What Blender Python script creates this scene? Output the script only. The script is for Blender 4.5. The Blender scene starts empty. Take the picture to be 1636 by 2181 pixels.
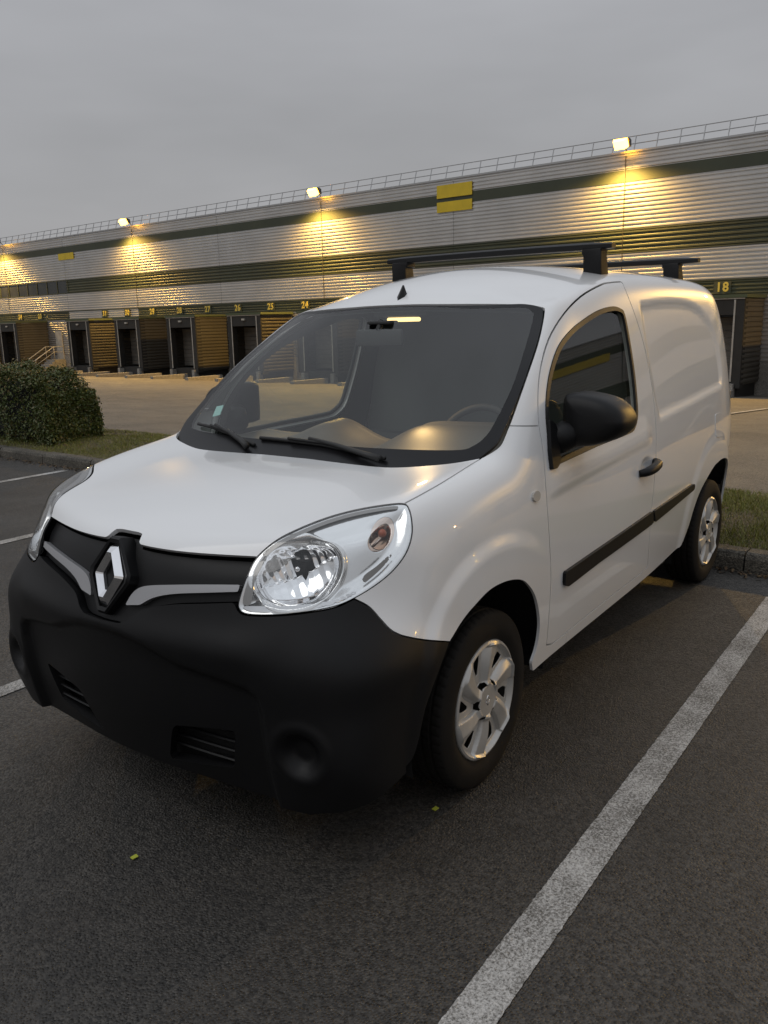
import bpy, bmesh, math, random
import numpy as np
from mathutils import Vector, Matrix

random.seed(7); RNG = np.random.default_rng(7)
SC = bpy.context.scene
COL = SC.collection
R = math.radians

# ------------------------------------------------------------------ camera
IMG_W, IMG_H = 1636.0, 2181.0
CAM_P = np.array([2.305, 2.116, 1.554]); CAM_F = 1783.6
YAW, PITCH, ROLL = R(215.97), R(-12.77), R(-1.36)
_f = np.array([math.cos(PITCH)*math.cos(YAW), math.cos(PITCH)*math.sin(YAW), math.sin(PITCH)])
_r = np.cross(_f, [0, 0, 1]); _r /= np.linalg.norm(_r)
_u = np.cross(_r, _f)
CAM_R = math.cos(ROLL)*_r + math.sin(ROLL)*_u
CAM_U = -math.sin(ROLL)*_r + math.cos(ROLL)*_u
CAM_D = _f
cam_data = bpy.data.cameras.new('camera'); cam = bpy.data.objects.new('camera', cam_data); COL.objects.link(cam)
cam.matrix_world = Matrix(((CAM_R[0], CAM_U[0], -CAM_D[0], CAM_P[0]), (CAM_R[1], CAM_U[1], -CAM_D[1], CAM_P[1]),
                           (CAM_R[2], CAM_U[2], -CAM_D[2], CAM_P[2]), (0, 0, 0, 1)))
cam_data.sensor_fit = 'VERTICAL'; cam_data.sensor_height = 36.0; cam_data.sensor_width = 27.0
cam_data.lens = CAM_F/IMG_H*36.0
cam_data.clip_start = 0.05; cam_data.clip_end = 2000
SC.camera = cam
SC.render.resolution_x, SC.render.resolution_y = 768, 1024

# ------------------------------------------------------------------ sky and sun (overcast dusk)
world = bpy.data.worlds.new('World'); SC.world = world; world.use_nodes = True
wn, wl = world.node_tree.nodes, world.node_tree.links
wn.clear()
def N_(t, **k):
    n = wn.new(t)
    for a, b in k.items(): setattr(n, a, b)
    return n
w_out = N_('ShaderNodeOutputWorld'); w_bg = N_('ShaderNodeBackground')
w_sky = N_('ShaderNodeTexSky', sky_type='NISHITA', sun_disc=False, sun_elevation=R(3), sun_rotation=R(60))
w_tc = N_('ShaderNodeTexCoord'); w_sep = N_('ShaderNodeSeparateXYZ')
w_ramp = N_('ShaderNodeValToRGB')           # luminance of a thick overcast: brighter towards the zenith
e = w_ramp.color_ramp.elements
e[0].position = 0.0; e[0].color = (0.370, 0.368, 0.375, 1)
e[1].position = 1.0; e[1].color = (0.80, 0.845, 0.92, 1)
m = w_ramp.color_ramp.elements.new(0.30); m.color = (0.410, 0.416, 0.440, 1)
m = w_ramp.color_ramp.elements.new(0.12); m.color = (0.365, 0.366, 0.380, 1)
w_map = N_('ShaderNodeMapping'); w_map.inputs['Scale'].default_value = (1.0, 1.0, 4.0)
w_noise = N_('ShaderNodeTexNoise'); w_noise.inputs['Scale'].default_value = 1.6; w_noise.inputs['Detail'].default_value = 4
w_noise.inputs['Roughness'].default_value = 0.5
w_mr = N_('ShaderNodeMapRange'); w_mr.inputs['From Min'].default_value = 0.3; w_mr.inputs['From Max'].default_value = 0.7
w_mr.inputs['To Min'].default_value = 0.86; w_mr.inputs['To Max'].default_value = 1.14
w_mul = N_('ShaderNodeMix', data_type='RGBA', blend_type='MULTIPLY'); w_mul.inputs['Factor'].default_value = 1.0
w_skym = N_('ShaderNodeMix', data_type='RGBA', blend_type='MULTIPLY'); w_skym.inputs['Factor'].default_value = 1.0
w_skym.inputs['B'].default_value = (0.06, 0.06, 0.06, 1)
w_mix = N_('ShaderNodeMix', data_type='RGBA'); w_mix.inputs['Factor'].default_value = 0.93
wl.new(w_tc.outputs['Generated'], w_sep.inputs[0]); wl.new(w_sep.outputs['Z'], w_ramp.inputs['Fac'])
wl.new(w_tc.outputs['Generated'], w_map.inputs['Vector']); wl.new(w_map.outputs['Vector'], w_noise.inputs['Vector'])
wl.new(w_noise.outputs['Fac'], w_mr.inputs['Value'])
wl.new(w_ramp.outputs['Color'], w_mul.inputs['A']); wl.new(w_mr.outputs['Result'], w_mul.inputs['B'])
wl.new(w_sky.outputs['Color'], w_skym.inputs['A'])
wl.new(w_skym.outputs['Result'], w_mix.inputs['A']); wl.new(w_mul.outputs['Result'], w_mix.inputs['B'])
wl.new(w_mix.outputs['Result'], w_bg.inputs['Color']); w_bg.inputs['Strength'].default_value = 1.0
wl.new(w_bg.outputs['Background'], w_out.inputs['Surface'])

sun_data = bpy.data.lights.new('sun', 'SUN'); sun = bpy.data.objects.new('sun', sun_data); COL.objects.link(sun)
sun_data.energy = 0.5; sun_data.angle = R(40); sun_data.color = (1.0, 0.97, 0.93)
sun.rotation_euler = (R(38), 0, R(60))

vs = SC.view_settings
vs.view_transform = 'Standard'; vs.look = 'None'; vs.exposure = 0.0; vs.gamma = 1.0; vs.use_curve_mapping = False
SC.cycles.use_denoising = True
SC.cycles.max_bounces = 8; SC.cycles.transparent_max_bounces = 16
SC.cycles.sample_clamp_indirect = 4.0
SC.cycles.caustics_reflective = False; SC.cycles.caustics_refractive = False

# ------------------------------------------------------------------ pixels of the photograph to directions
def ray(px):
    d = (px[0]-IMG_W/2)/CAM_F*CAM_R - (px[1]-IMG_H/2)/CAM_F*CAM_U + CAM_D
    return d/np.linalg.norm(d)
def hit(px, axis, val):
    d = ray(px); return CAM_P + (val-CAM_P[axis])/d[axis]*d
# ------------------------------------------------------------------ materials
MATS = {}
def new_mat(name):
    m = bpy.data.materials.new(name); m.use_nodes = True
    MATS[name] = m
    return m, m.node_tree.nodes, m.node_tree.links
def pbr(name, col, rough=0.5, metal=0.0, coat=0.0, spec=0.5, emis=None, estr=0.0, noise=None, bump=None, coat_rough=0.03):
    """plain Principled; noise=(scale, amount) varies the colour, bump=(scale, strength, distance)"""
    m, n, l = new_mat(name); b = n['Principled BSDF']
    b.inputs['Base Color'].default_value = (*col, 1); b.inputs['Roughness'].default_value = rough
    b.inputs['Metallic'].default_value = metal; b.inputs['Coat Weight'].default_value = coat
    b.inputs['Coat Roughness'].default_value = coat_rough
    b.inputs['Specular IOR Level'].default_value = spec
    if emis: b.inputs['Emission Color'].default_value = (*emis, 1); b.inputs['Emission Strength'].default_value = estr
    if noise or bump:
        tc = n.new('ShaderNodeTexCoord')
    if noise:
        t = n.new('ShaderNodeTexNoise'); t.inputs['Scale'].default_value = noise[0]; t.inputs['Detail'].default_value = 6
        l.new(tc.outputs['Object'], t.inputs['Vector'])
        mr = n.new('ShaderNodeMapRange'); mr.inputs['From Min'].default_value = .3; mr.inputs['From Max'].default_value = .7
        mr.inputs['To Min'].default_value = 1-noise[1]; mr.inputs['To Max'].default_value = 1+noise[1]
        l.new(t.outputs['Fac'], mr.inputs['Value'])
        mx = n.new('ShaderNodeMix'); mx.data_type = 'RGBA'; mx.blend_type = 'MULTIPLY'; mx.inputs['Factor'].default_value = 1
        mx.inputs['A'].default_value = (*col, 1); l.new(mr.outputs['Result'], mx.inputs['B'])
        l.new(mx.outputs['Result'], b.inputs['Base Color'])
    if bump:
        t2 = n.new('ShaderNodeTexNoise'); t2.inputs['Scale'].default_value = bump[0]; t2.inputs['Detail'].default_value = 3
        l.new(tc.outputs['Object'], t2.inputs['Vector'])
        bp = n.new('ShaderNodeBump'); bp.inputs['Strength'].default_value = bump[1]; bp.inputs['Distance'].default_value = bump[2]
        l.new(t2.outputs['Fac'], bp.inputs['Height']); l.new(bp.outputs['Normal'], b.inputs['Normal'])
    return m
def glass(name, tint, ior=1.5, rough=0.0):
    m, n, l = new_mat(name); n.remove(n['Principled BSDF'])
    tr = n.new('ShaderNodeBsdfTransparent'); tr.inputs['Color'].default_value = (*tint, 1)
    gl = n.new('ShaderNodeBsdfGlossy'); gl.inputs['Roughness'].default_value = rough
    ge = n.new('ShaderNodeNewGeometry'); dt = n.new('ShaderNodeVectorMath'); dt.operation = 'DOT_PRODUCT'      # thin pane: same reflectance from either side
    l.new(ge.outputs['Incoming'], dt.inputs[0]); l.new(ge.outputs['Normal'], dt.inputs[1])
    def mth(op, x, y=None):
        k = n.new('ShaderNodeMath'); k.operation = op; k.use_clamp = op in ('SUBTRACT', 'MULTIPLY_ADD')
        for i_, q in enumerate([x, y]):
            if q is None: continue
            if isinstance(q, float): k.inputs[i_].default_value = q
            else: l.new(q, k.inputs[i_])
        return k
    f0 = ((ior-1)/(ior+1))**2*1.8
    p5 = mth('POWER', mth('SUBTRACT', 1.0, mth('ABSOLUTE', dt.outputs['Value']).outputs[0]).outputs[0], 5.0)
    fr = mth('MULTIPLY_ADD', p5.outputs[0], 1.0-f0); fr.inputs[2].default_value = f0
    mx = n.new('ShaderNodeMixShader'); l.new(fr.outputs[0], mx.inputs[0]); l.new(tr.outputs[0], mx.inputs[1]); l.new(gl.outputs[0], mx.inputs[2])
    l.new(mx.outputs[0], n['Material Output'].inputs['Surface'])
    return m

pbr('white_paint', (0.765, 0.77, 0.77), 0.30, coat=1.0, spec=0.4, coat_rough=0.02)
pbr('black_plastic', (0.0055, 0.0055, 0.006), 0.44, spec=.26, noise=(9, .12), bump=(900, .25, .0006))
pbr('black_gloss', (0.008, 0.008, 0.009), 0.30, spec=.22)
pbr('black_rubber', (0.012, 0.012, 0.012), 0.55)
pbr('tyre_rubber', (0.0085, 0.0072, 0.006), 0.8, spec=.25, noise=(12, .25))
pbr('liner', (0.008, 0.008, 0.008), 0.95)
pbr('hubcap_silver', (0.50, 0.485, 0.455), 0.38, metal=0.45, noise=(14, .10))
pbr('steel_dark', (0.03, 0.028, 0.026), 0.6, metal=0.3)
pbr('chrome', (0.85, 0.85, 0.86), 0.06, metal=1.0)
pbr('strip_silver', (0.42, 0.42, 0.43), 0.38, metal=0.6)
pbr('reflector', (0.93, 0.93, 0.94), 0.09, metal=1.0)
pbr('lamp_housing', (0.88, 0.88, 0.88), 0.14, metal=0.8)
pbr('amber', (0.35, 0.07, 0.02), 0.25)
pbr('turn_bowl', (0.86, 0.74, 0.66), 0.10, metal=0.95)
pbr('bezel_grey', (0.30, 0.29, 0.28), 0.25, metal=.5)
pbr('trim_dark', (0.035, 0.036, 0.036), 0.7, noise=(6, .1))
pbr('trim_grey', (0.125, 0.14, 0.13), 0.75, noise=(4, .12))
pbr('dash', (0.085, 0.078, 0.068), 0.40, noise=(8, .1), bump=(400, .2, .0008))
pbr('glint_glow', (1, .8, .5), .4, emis=(1.0, .70, .28), estr=2.2)  # glow of the added plate that stands for a reflection in the windscreen
pbr('sticker', (0.35, 0.62, 0.58), 0.5)
pbr('lens_clear', (0.48, 0.46, 0.42), 0.12)
glass('windscreen_glass', (0.84, 0.88, 0.85), 1.55)
glass('window_glass', (0.72, 0.75, 0.72), 1.55)
glass('headlight_glass', (0.94, 0.95, 0.95), 1.45)

# ------------------------------------------------------------------ mesh helpers
def link(name, me, mat=None, parent=None, smooth=True):
    o = bpy.data.objects.new(name, me); COL.objects.link(o)
    if mat and not me.materials: me.materials.append(MATS[mat])
    if parent: o.parent = parent
    if smooth and len(me.polygons): me.polygons.foreach_set('use_smooth', np.ones(len(me.polygons), bool))
    return o
def tag(o, label=None, cat=None, group=None, kind=None):
    if label: o['label'] = label
    if cat: o['category'] = cat
    if group: o['group'] = group
    if kind: o['kind'] = kind
    return o
def empty(name, loc=(0, 0, 0), parent=None):
    o = bpy.data.objects.new(name, None); COL.objects.link(o); o.location = loc; o.parent = parent
    return o
def pydata(name, V, F, mat, parent=None, smooth=False):
    me = bpy.data.meshes.new(name); me.from_pydata([tuple(map(float, v)) for v in V], [], [tuple(map(int, f)) for f in F]); me.update()
    return link(name, me, mat, parent, smooth)
class MB:
    """collects shapes in one bmesh"""
    def __init__(s): s.bm = bmesh.new()
    def box(s, lo, hi, bev=0.0, rot=None, pivot=None):
        r = bmesh.ops.create_cube(s.bm, size=1); vs_ = r['verts']
        lo = Vector(lo); hi = Vector(hi)
        for v in vs_: v.co = Vector(((v.co[i]+.5)*(hi[i]-lo[i])+lo[i]) for i in range(3))
        if bev > 0:
            es = list({e_ for v in vs_ for e_ in v.link_edges})
            rr = bmesh.ops.bevel(s.bm, geom=es, offset=bev, segments=2, affect='EDGES', profile=.5)
            vs_ = list({v for f in rr['faces'] for v in f.verts} | {v for v in vs_ if v.is_valid})
        if rot is not None: bmesh.ops.rotate(s.bm, verts=vs_, cent=pivot or (lo+hi)/2, matrix=rot)
        return vs_
    def tube(s, pts, rad, seg=10, closed=False, cap=True, flat=None):
        pts = [Vector(p) for p in pts]; n = len(pts); rings = []
        rads = rad if hasattr(rad, '__len__') else [rad]*n
        prev = None
        for i, p in enumerate(pts):
            a = pts[(i-1) % n] if closed or i > 0 else p; b = pts[(i+1) % n] if closed or i < n-1 else p
            t = (b-a).normalized()
            if prev is None:
                up = Vector((0, 0, 1)) if abs(t.z) < .9 else Vector((1, 0, 0))
                x = t.cross(up).normalized()
            else: x = (prev-t*prev.dot(t)).normalized()
            prev = x; y = t.cross(x)
            k = flat or 1.0
            rings.append([s.bm.verts.new(p+rads[i]*(math.cos(2*math.pi*j/seg)*x+k*math.sin(2*math.pi*j/seg)*y)) for j in range(seg)])
        for i in range(n if closed else n-1):
            A, B = rings[i], rings[(i+1) % n]
            for j in range(seg): s.bm.faces.new((A[j], A[(j+1) % seg], B[(j+1) % seg], B[j]))
        if cap and not closed:
            s.bm.faces.new(rings[0][::-1]); s.bm.faces.new(rings[-1])
    def prism(s, poly, z0, z1, frame=None, bev=0.0):
        """poly 2D, extruded z0..z1; frame(p3)->world"""
        fr = frame or (lambda p: p)
        A = [s.bm.verts.new(fr((p[0], p[1], z0))) for p in poly]; B = [s.bm.verts.new(fr((p[0], p[1], z1))) for p in poly]
        n = len(poly); fs = [s.bm.faces.new(A[::-1]), s.bm.faces.new(B)]
        for i in range(n): fs.append(s.bm.faces.new((A[i], A[(i+1) % n], B[(i+1) % n], B[i])))
        if bev > 0:
            es = list(fs[1].edges); bmesh.ops.bevel(s.bm, geom=es, offset=bev, segments=2, affect='EDGES', profile=.5)
    def build(s, name, mat, parent=None, smooth=False, xf=None, auto=None):
        bmesh.ops.recalc_face_normals(s.bm, faces=s.bm.faces)
        if xf is not None: bmesh.ops.transform(s.bm, matrix=xf, verts=s.bm.verts)
        me = bpy.data.meshes.new(name); s.bm.to_mesh(me); s.bm.free()
        o = link(name, me, mat, parent, smooth or auto is not None)
        if auto is not None: me.set_sharp_from_angle(angle=R(auto))
        return o
def lathe(prof, seg, axis='y'):
    """profile (r, h) revolved round y; returns V, F"""
    V = []; F = []; n = len(prof)
    for j in range(seg):
        a = 2*math.pi*j/seg
        for r_, h in prof: V.append((r_*math.cos(a), h, r_*math.sin(a)))
    for j in range(seg):
        k = (j+1) % seg
        for i in range(n-1): F.append((j*n+i, j*n+i+1, k*n+i+1, k*n+i))
    return V, F
# ------------------------------------------------------------------ the place: parking bay, verge, yard, warehouse
def ground_mat(name, col, var, speck, rough=.85, crack=0.0, big=.35):
    m, n, l = new_mat(name); b = n['Principled BSDF']; tc = n.new('ShaderNodeTexCoord')
    def noise(sc, det=4, rg=.5):
        t = n.new('ShaderNodeTexNoise'); t.inputs['Scale'].default_value = sc; t.inputs['Detail'].default_value = det; t.inputs['Roughness'].default_value = rg
        l.new(tc.outputs['Object'], t.inputs['Vector']); return t.outputs['Fac']
    def rng(v, a, b_, c, d):
        r = n.new('ShaderNodeMapRange'); r.inputs['From Min'].default_value = a; r.inputs['From Max'].default_value = b_; r.inputs['To Min'].default_value = c; r.inputs['To Max'].default_value = d
        l.new(v, r.inputs['Value']); return r.outputs['Result']
    def mul(a, b_):
        x = n.new('ShaderNodeMath'); x.operation = 'MULTIPLY'; l.new(a, x.inputs[0]); l.new(b_, x.inputs[1]); return x.outputs[0]
    f = mul(rng(noise(big, 5), .35, .65, 1-var, 1+var), rng(noise(6, 4), .3, .7, 1-var*.6, 1+var*.6))
    f = mul(f, rng(noise(60, 3, .7), .32, .68, .72, 1.28))
    v = n.new('ShaderNodeTexVoronoi'); v.inputs['Scale'].default_value = 125; l.new(tc.outputs['Object'], v.inputs['Vector'])
    sp = rng(v.outputs['Distance'], .0, .16, speck, 1.0); 
    vc = n.new('ShaderNodeSeparateColor'); l.new(v.outputs['Color'], vc.inputs[0])
    f = mul(f, rng(vc.outputs[1], 0, 1, .30, 1.75))
    pick = rng(vc.outputs[0], .925, .945, 0, 1)
    mx = n.new('ShaderNodeMix'); mx.data_type = 'FLOAT'; l.new(pick, mx.inputs['Factor']); mx.inputs['A'].default_value = 1.0; l.new(sp, mx.inputs['B'])
    f = mul(f, mx.outputs['Result'])
    c = n.new('ShaderNodeMix'); c.data_type = 'RGBA'; c.blend_type = 'MULTIPLY'; c.inputs['Factor'].default_value = 1; c.inputs['A'].default_value = (*col, 1); l.new(f, c.inputs['B'])
    l.new(c.outputs['Result'], b.inputs['Base Color'])
    l.new(rng(noise(1.3, 4), .3, .7, rough-.16, rough+.06), b.inputs['Roughness'])
    bp = n.new('ShaderNodeBump'); bp.inputs['Strength'].default_value = .9; bp.inputs['Distance'].default_value = .006
    l.new(mul(rng(v.outputs['Distance'], 0, .6, 1.0, .2), rng(noise(30, 3), .3, .7, .6, 1.0)), bp.inputs['Height']); l.new(bp.outputs['Normal'], b.inputs['Normal'])
    return m
ground_mat('asphalt', (0.037, 0.0335, 0.029), .28, 10.0, rough=.70)
ground_mat('yard_asphalt', (0.095, 0.086, 0.072), .15, 1.5, rough=.8, big=.12)
ground_mat('soil', (0.075, 0.06, 0.03), .35, 1.0, rough=.95)
ground_mat('kerb_concrete', (0.10, 0.09, 0.072), .40, 1.3, rough=.9)
ground_mat('concrete', (0.25, 0.235, 0.21), .2, 1.2, rough=.85)

def line_mat():
    m, n, l = new_mat('road_paint'); b = n['Principled BSDF']; tc = n.new('ShaderNodeTexCoord')
    t = n.new('ShaderNodeTexNoise'); t.inputs['Scale'].default_value = 150; t.inputs['Detail'].default_value = 5; t.inputs['Roughness'].default_value = .7
    l.new(tc.outputs['Object'], t.inputs['Vector'])
    t2 = n.new('ShaderNodeTexNoise'); t2.inputs['Scale'].default_value = 5; t2.inputs['Detail'].default_value = 3; l.new(tc.outputs['Object'], t2.inputs['Vector'])
    ad = n.new('ShaderNodeMath'); ad.operation = 'ADD'; l.new(t.outputs['Fac'], ad.inputs[0])
    s2 = n.new('ShaderNodeMath'); s2.operation = 'MULTIPLY'; s2.inputs[1].default_value = .35; l.new(t2.outputs['Fac'], s2.inputs[0]); l.new(s2.outputs[0], ad.inputs[1])
    r = n.new('ShaderNodeValToRGB'); e = r.color_ramp.elements; e[0].position = .53; e[0].color = (.52, .51, .49, 1); e[1].position = .80; e[1].color = (.085, .08, .07, 1)
    l.new(ad.outputs[0], r.inputs['Fac']); l.new(r.outputs['Color'], b.inputs['Base Color']); b.inputs['Roughness'].default_value = .75
    bp = n.new('ShaderNodeBump'); bp.inputs['Strength'].default_value = .8; bp.inputs['Distance'].default_value = .004; l.new(t.outputs['Fac'], bp.inputs['Height']); l.new(bp.outputs['Normal'], b.inputs['Normal'])
line_mat()
KS = .043
def kx(y): return -2.985+KS*(y-1.1)             # foot of the kerb
def struct(name, V, F, mat): return tag(pydata(name, V, F, mat), kind='structure')
struct('ground', [(-600,-600,-3.2),(600,-600,-3.2),(600,600,-3.2),(-600,600,-3.2)], [(0,1,2,3)], 'soil')
struct('car_park', [(kx(-90)-.02,-90,0),(90,-90,0),(90,90,0),(kx(90)-.02,90,0)], [(0,1,2,3)], 'asphalt')
# yard falls away towards the docks
YS = 1.62/28.6
def yard_z(x): return -.03-YS*max(0.0, -5.2-x)
V = []; F = []; xs = [-5.0, -8, -12, -18, -24, -30, -36, -60]; 
for x in xs: V += [(x+KS*-90, -120, yard_z(x)), (x+KS*90, 100, yard_z(x))]
for i in range(len(xs)-1): F.append((2*i, 2*i+1, 2*i+3, 2*i+2))
struct('yard', V, F, 'yard_asphalt')
# painted bay lines: thin sheets with worn edges
def bay_line(x0, x1, y0, wd, dy=0.0, label=None):
    n = 420; V = []; F = []
    for i in range(n+1):
        x = x0+(x1-x0)*i/n; y = y0+dy*i/n
        V += [(x, y-wd/2+RNG.normal(0, .0009), .004), (x, y+wd/2+RNG.normal(0, .0009), .004)]
    for i in range(n): F.append((2*i, 2*i+1, 2*i+3, 2*i+2))
    return tag(pydata('bay_line', V, F, 'road_paint'), kind='structure')
bay_line(kx(1.25)+.42, 2.6, 1.275, .110, .055)
for y in (-1.30, -3.82, -6.28, -8.8): bay_line(kx(y)+(.14 if y < -5 else .35), 2.6, y, .10, .02)
# kerb stones
kerb = tag(empty('kerb', (0, 0, 0)), kind='structure')
prof = [(0, -.05), (-.006, .085), (-.022, .112), (-.045, .122), (-.150, .122), (-.150, -.05)]
me = None
for k in range(24):
    y0 = -16.0+k*1.0
    if me is None:
        mb = MB(); mb.prism([(a, b) for a, b in prof], 0.004, .993, lambda p: (p[0], p[2], p[1])); o = mb.build('kerb_stone', 'kerb_concrete', kerb); me = o.data
    else: o = bpy.data.objects.new('kerb_stone', me); COL.objects.link(o); o.parent = kerb
    o.location = (kx(y0)+RNG.normal(0, .002), y0, RNG.normal(0, .0025)); o.rotation_euler = (0, 0, -KS+RNG.normal(0, .003))
# verge: soil strip, grass, leaf litter
def xf(y): return -5.05+.035*(y-1)
V = []; F = []; ys = np.linspace(-24, 9, 67); nx = 9
for y in ys:
    a, b = kx(y)-.145, xf(y)
    for i in range(nx):
        t = i/(nx-1); V.append((a+(b-a)*t, y, .10+.05*math.sin(math.pi*t)+RNG.normal(0, .008)-(.16*(t > .99))))
for j in range(len(ys)-1):
    for i in range(nx-1): F.append((j*nx+i, j*nx+i+1, (j+1)*nx+i+1, (j+1)*nx+i))
struct('verge', V, F, 'soil')
def leaf_mat(name, cols, rough=.6, trans=.25):
    m, n, l = new_mat(name); b = n['Principled BSDF']
    g = n.new('ShaderNodeNewGeometry'); r = n.new('ShaderNodeValToRGB'); r.color_ramp.interpolation = 'LINEAR'
    e = r.color_ramp.elements
    for i, c in enumerate(cols):
        el = e[i] if i < 2 else e.new(i/(len(cols)-1))
        el.position = i/(len(cols)-1); el.color = (*c, 1)
    l.new(g.outputs['Random Per Island'], r.inputs['Fac']); l.new(r.outputs['Color'], b.inputs['Base Color']); b.inputs['Roughness'].default_value = rough
    return m
leaf_mat('grass_blades', [(.09, .12, .016), (.15, .17, .025), (.22, .20, .05), (.13, .14, .02)], .6)
leaf_mat('hedge_leaves', [(.035, .055, .010), (.065, .09, .015), (.095, .11, .022), (.05, .075, .013), (.12, .085, .022)], .5)
leaf_mat('hedge_tips', [(.10, .12, .02), (.15, .13, .03), (.17, .09, .03), (.08, .11, .02)], .5)
leaf_mat('dead_leaves', [(.09, .055, .025), (.06, .035, .018), (.13, .085, .04), (.04, .028, .018)], .8)
pbr('red_leaf', (.35, .03, .02), .5); pbr('scrap', (.42, .45, .05), .6); pbr('pale_litter', (.55, .53, .48), .7)
def blades(name, P, h, w, lean, mat):
    n = len(P); a = RNG.uniform(0, 2*math.pi, n); hh = h*RNG.uniform(.5, 1.25, n); ww = w*RNG.uniform(.6, 1.3, n)
    d = np.stack([np.cos(a), np.sin(a), np.zeros(n)], -1); ln = RNG.uniform(0, lean, n)[:, None]; b = RNG.uniform(0, 2*math.pi, n)
    tip = np.stack([np.cos(b), np.sin(b), np.zeros(n)], -1)*ln*hh[:, None]; tip[:, 2] += hh
    V = np.stack([P-d*ww[:, None]/2, P+d*ww[:, None]/2, P+tip], 1).reshape(-1, 3); T = np.arange(3*n).reshape(-1, 3)
    me = bpy.data.meshes.new(name); me.vertices.add(len(V)); me.vertices.foreach_set('co', V.ravel().astype(np.float32))
    me.loops.add(3*n); me.loops.foreach_set('vertex_index', T.ravel().astype(np.int32)); me.polygons.add(n); me.polygons.foreach_set('loop_start', (np.arange(n)*3).astype(np.int32)); me.update(calc_edges=True)
    return link(name, me, mat, None, False)
def verge_pts(n, y0, y1):
    y = RNG.uniform(y0, y1, n); t = RNG.uniform(-.02, .97, n)
    a, b = kx(y)-.13, xf(y); return np.stack([a+(b-a)*t, y, .10+.05*np.sin(math.pi*t)-.004], -1)
P = np.vstack([verge_pts(60000, -11, -3.2), verge_pts(60000, -1.2, 3.2)])
keep = RNG.uniform(0, 1, len(P)) < .45+.55*(np.sin(P[:, 0]*5.1+1.7*np.sin(P[:, 1]*2.3))*np.sin(P[:, 1]*3.7+P[:, 0]) > -.35)
tag(blades('grass', P[keep], .034, .006, 1.1, 'grass_blades'), 'short yellow green grass on the verge behind the kerb', 'grass', kind='stuff')
def leaves(name, P, N, size, mat, parent=None, asp=.5, jit=.9):
    n = len(P); d = N+RNG.normal(0, jit, (n, 3)); d /= np.linalg.norm(d, axis=1, keepdims=True)
    r = RNG.normal(0, 1, (n, 3)); u = np.cross(d, r); u /= np.linalg.norm(u, axis=1, keepdims=True)+1e-9; v = np.cross(d, u)
    s = (size*RNG.uniform(.6, 1.3, n))[:, None]
    V = np.stack([P-u*s*.5, P+v*s*asp*.5+d*s*.10, P+u*s*.5, P-v*s*asp*.5+d*s*.10], 1).reshape(-1, 3)
    I = np.arange(n)*4; T = np.concatenate([np.stack([I, I+1, I+2], 1), np.stack([I, I+2, I+3], 1)])
    me = bpy.data.meshes.new(name); me.vertices.add(len(V)); me.vertices.foreach_set('co', V.ravel().astype(np.float32))
    me.loops.add(T.size); me.loops.foreach_set('vertex_index', T.ravel().astype(np.int32)); me.polygons.add(len(T)); me.polygons.foreach_set('loop_start', (np.arange(len(T))*3).astype(np.int32)); me.update(calc_edges=True)
    return link(name, me, mat, parent, False)
def gutter(n, y0, y1, spread=.05):
    y = RNG.uniform(y0, y1, n); return np.stack([kx(y)+.012+np.abs(RNG.normal(0, spread, n)), y, .004+np.abs(RNG.normal(0, .006, n))], -1)
P = np.vstack([gutter(520, -11, -4.5, .07), gutter(300, -.6, 2.4, .06), verge_pts(260, -11, -3.5)+[0, 0, .03], verge_pts(150, -1, 3)+[0, 0, .035]])
tag(leaves('leaf_litter', P, np.tile([0, 0, 1.0], (len(P), 1)), .035, 'dead_leaves', asp=.6, jit=.35), 'brown fallen leaves along the foot of the kerb', 'leaves', kind='stuff')
# hedge
def hedge_pts(n):
    y = -7.42-RNG.beta(.9, 1.0, n)*7.0; f = RNG.uniform(0, 1, n); P = np.zeros((n, 3)); Nn = np.zeros((n, 3))
    x0, x1 = -3.74, -4.55; top = 1.10
    a = f*2.9                                  # girth: front, top, back
    fr = a < 1.05; tp = (a >= 1.05) & (a < 2.0); bk = a >= 2.0
    P[:, 1] = y
    P[fr, 0] = x0; P[fr, 2] = .06+a[fr]/1.05*(top-.06); Nn[fr] = (1, 0, .15)
    P[tp, 0] = x0+(a[tp]-1.05)/.95*(x1-x0); P[tp, 2] = top; Nn[tp] = (0, 0, 1)
    P[bk, 0] = x1; P[bk, 2] = top-(a[bk]-2.0)/.9*(top-.06); Nn[bk] = (-1, 0, .15)
    k = int(n*.24); q = slice(0, k); P[q, 0] = RNG.uniform(x1, x0, k); P[q, 2] = RNG.uniform(.06, top, k); P[q, 1] = -7.42; Nn[q] = (0, 1, .1)
    # soft corners and lumps
    c = np.array([(x0+x1)/2, 0, .6]); rel = P-c; rel[:, 1] = 0
    rr = np.sqrt((rel[:, 0]/.42)**4+(rel[:, 2]/.55)**4)**.25
    sh = np.clip(1.02/np.maximum(rr, 1e-3), 0, 1)
    P[:, 0] = c[0]+rel[:, 0]*sh; P[:, 2] = np.maximum(.05, c[2]+rel[:, 2]*np.where(rel[:, 2] > 0, sh, 1))
    e_ = np.clip((-7.42-P[:, 1])/.6, 0, 1); rnd = 1-.28*(1-e_)**2*np.clip((P[:, 2]-.5)/.6, 0, 1)
    P[:, 2] *= rnd
    lump = .07*np.sin(P[:, 1]*3.1+P[:, 2]*4)+.05*np.sin(P[:, 1]*7.3-P[:, 0]*5)+.05*np.sin(P[:, 2]*9+P[:, 1]*2)
    P += Nn*(lump-.02)[:, None]
    P -= Nn*(np.abs(RNG.normal(0, .075, n)))[:, None]
    P += Nn*(RNG.uniform(0, 1, n) < .03)[:, None]*RNG.uniform(0, .07, n)[:, None]
    return P, Nn
hed = empty('hedge', (-4.4, -10.6, .1)); tag(hed, 'clipped dark green hedge on the verge behind the kerb', 'hedge')
P, Nn = hedge_pts(85000)
off = np.array([-4.4, -10.6, .1])
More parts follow.
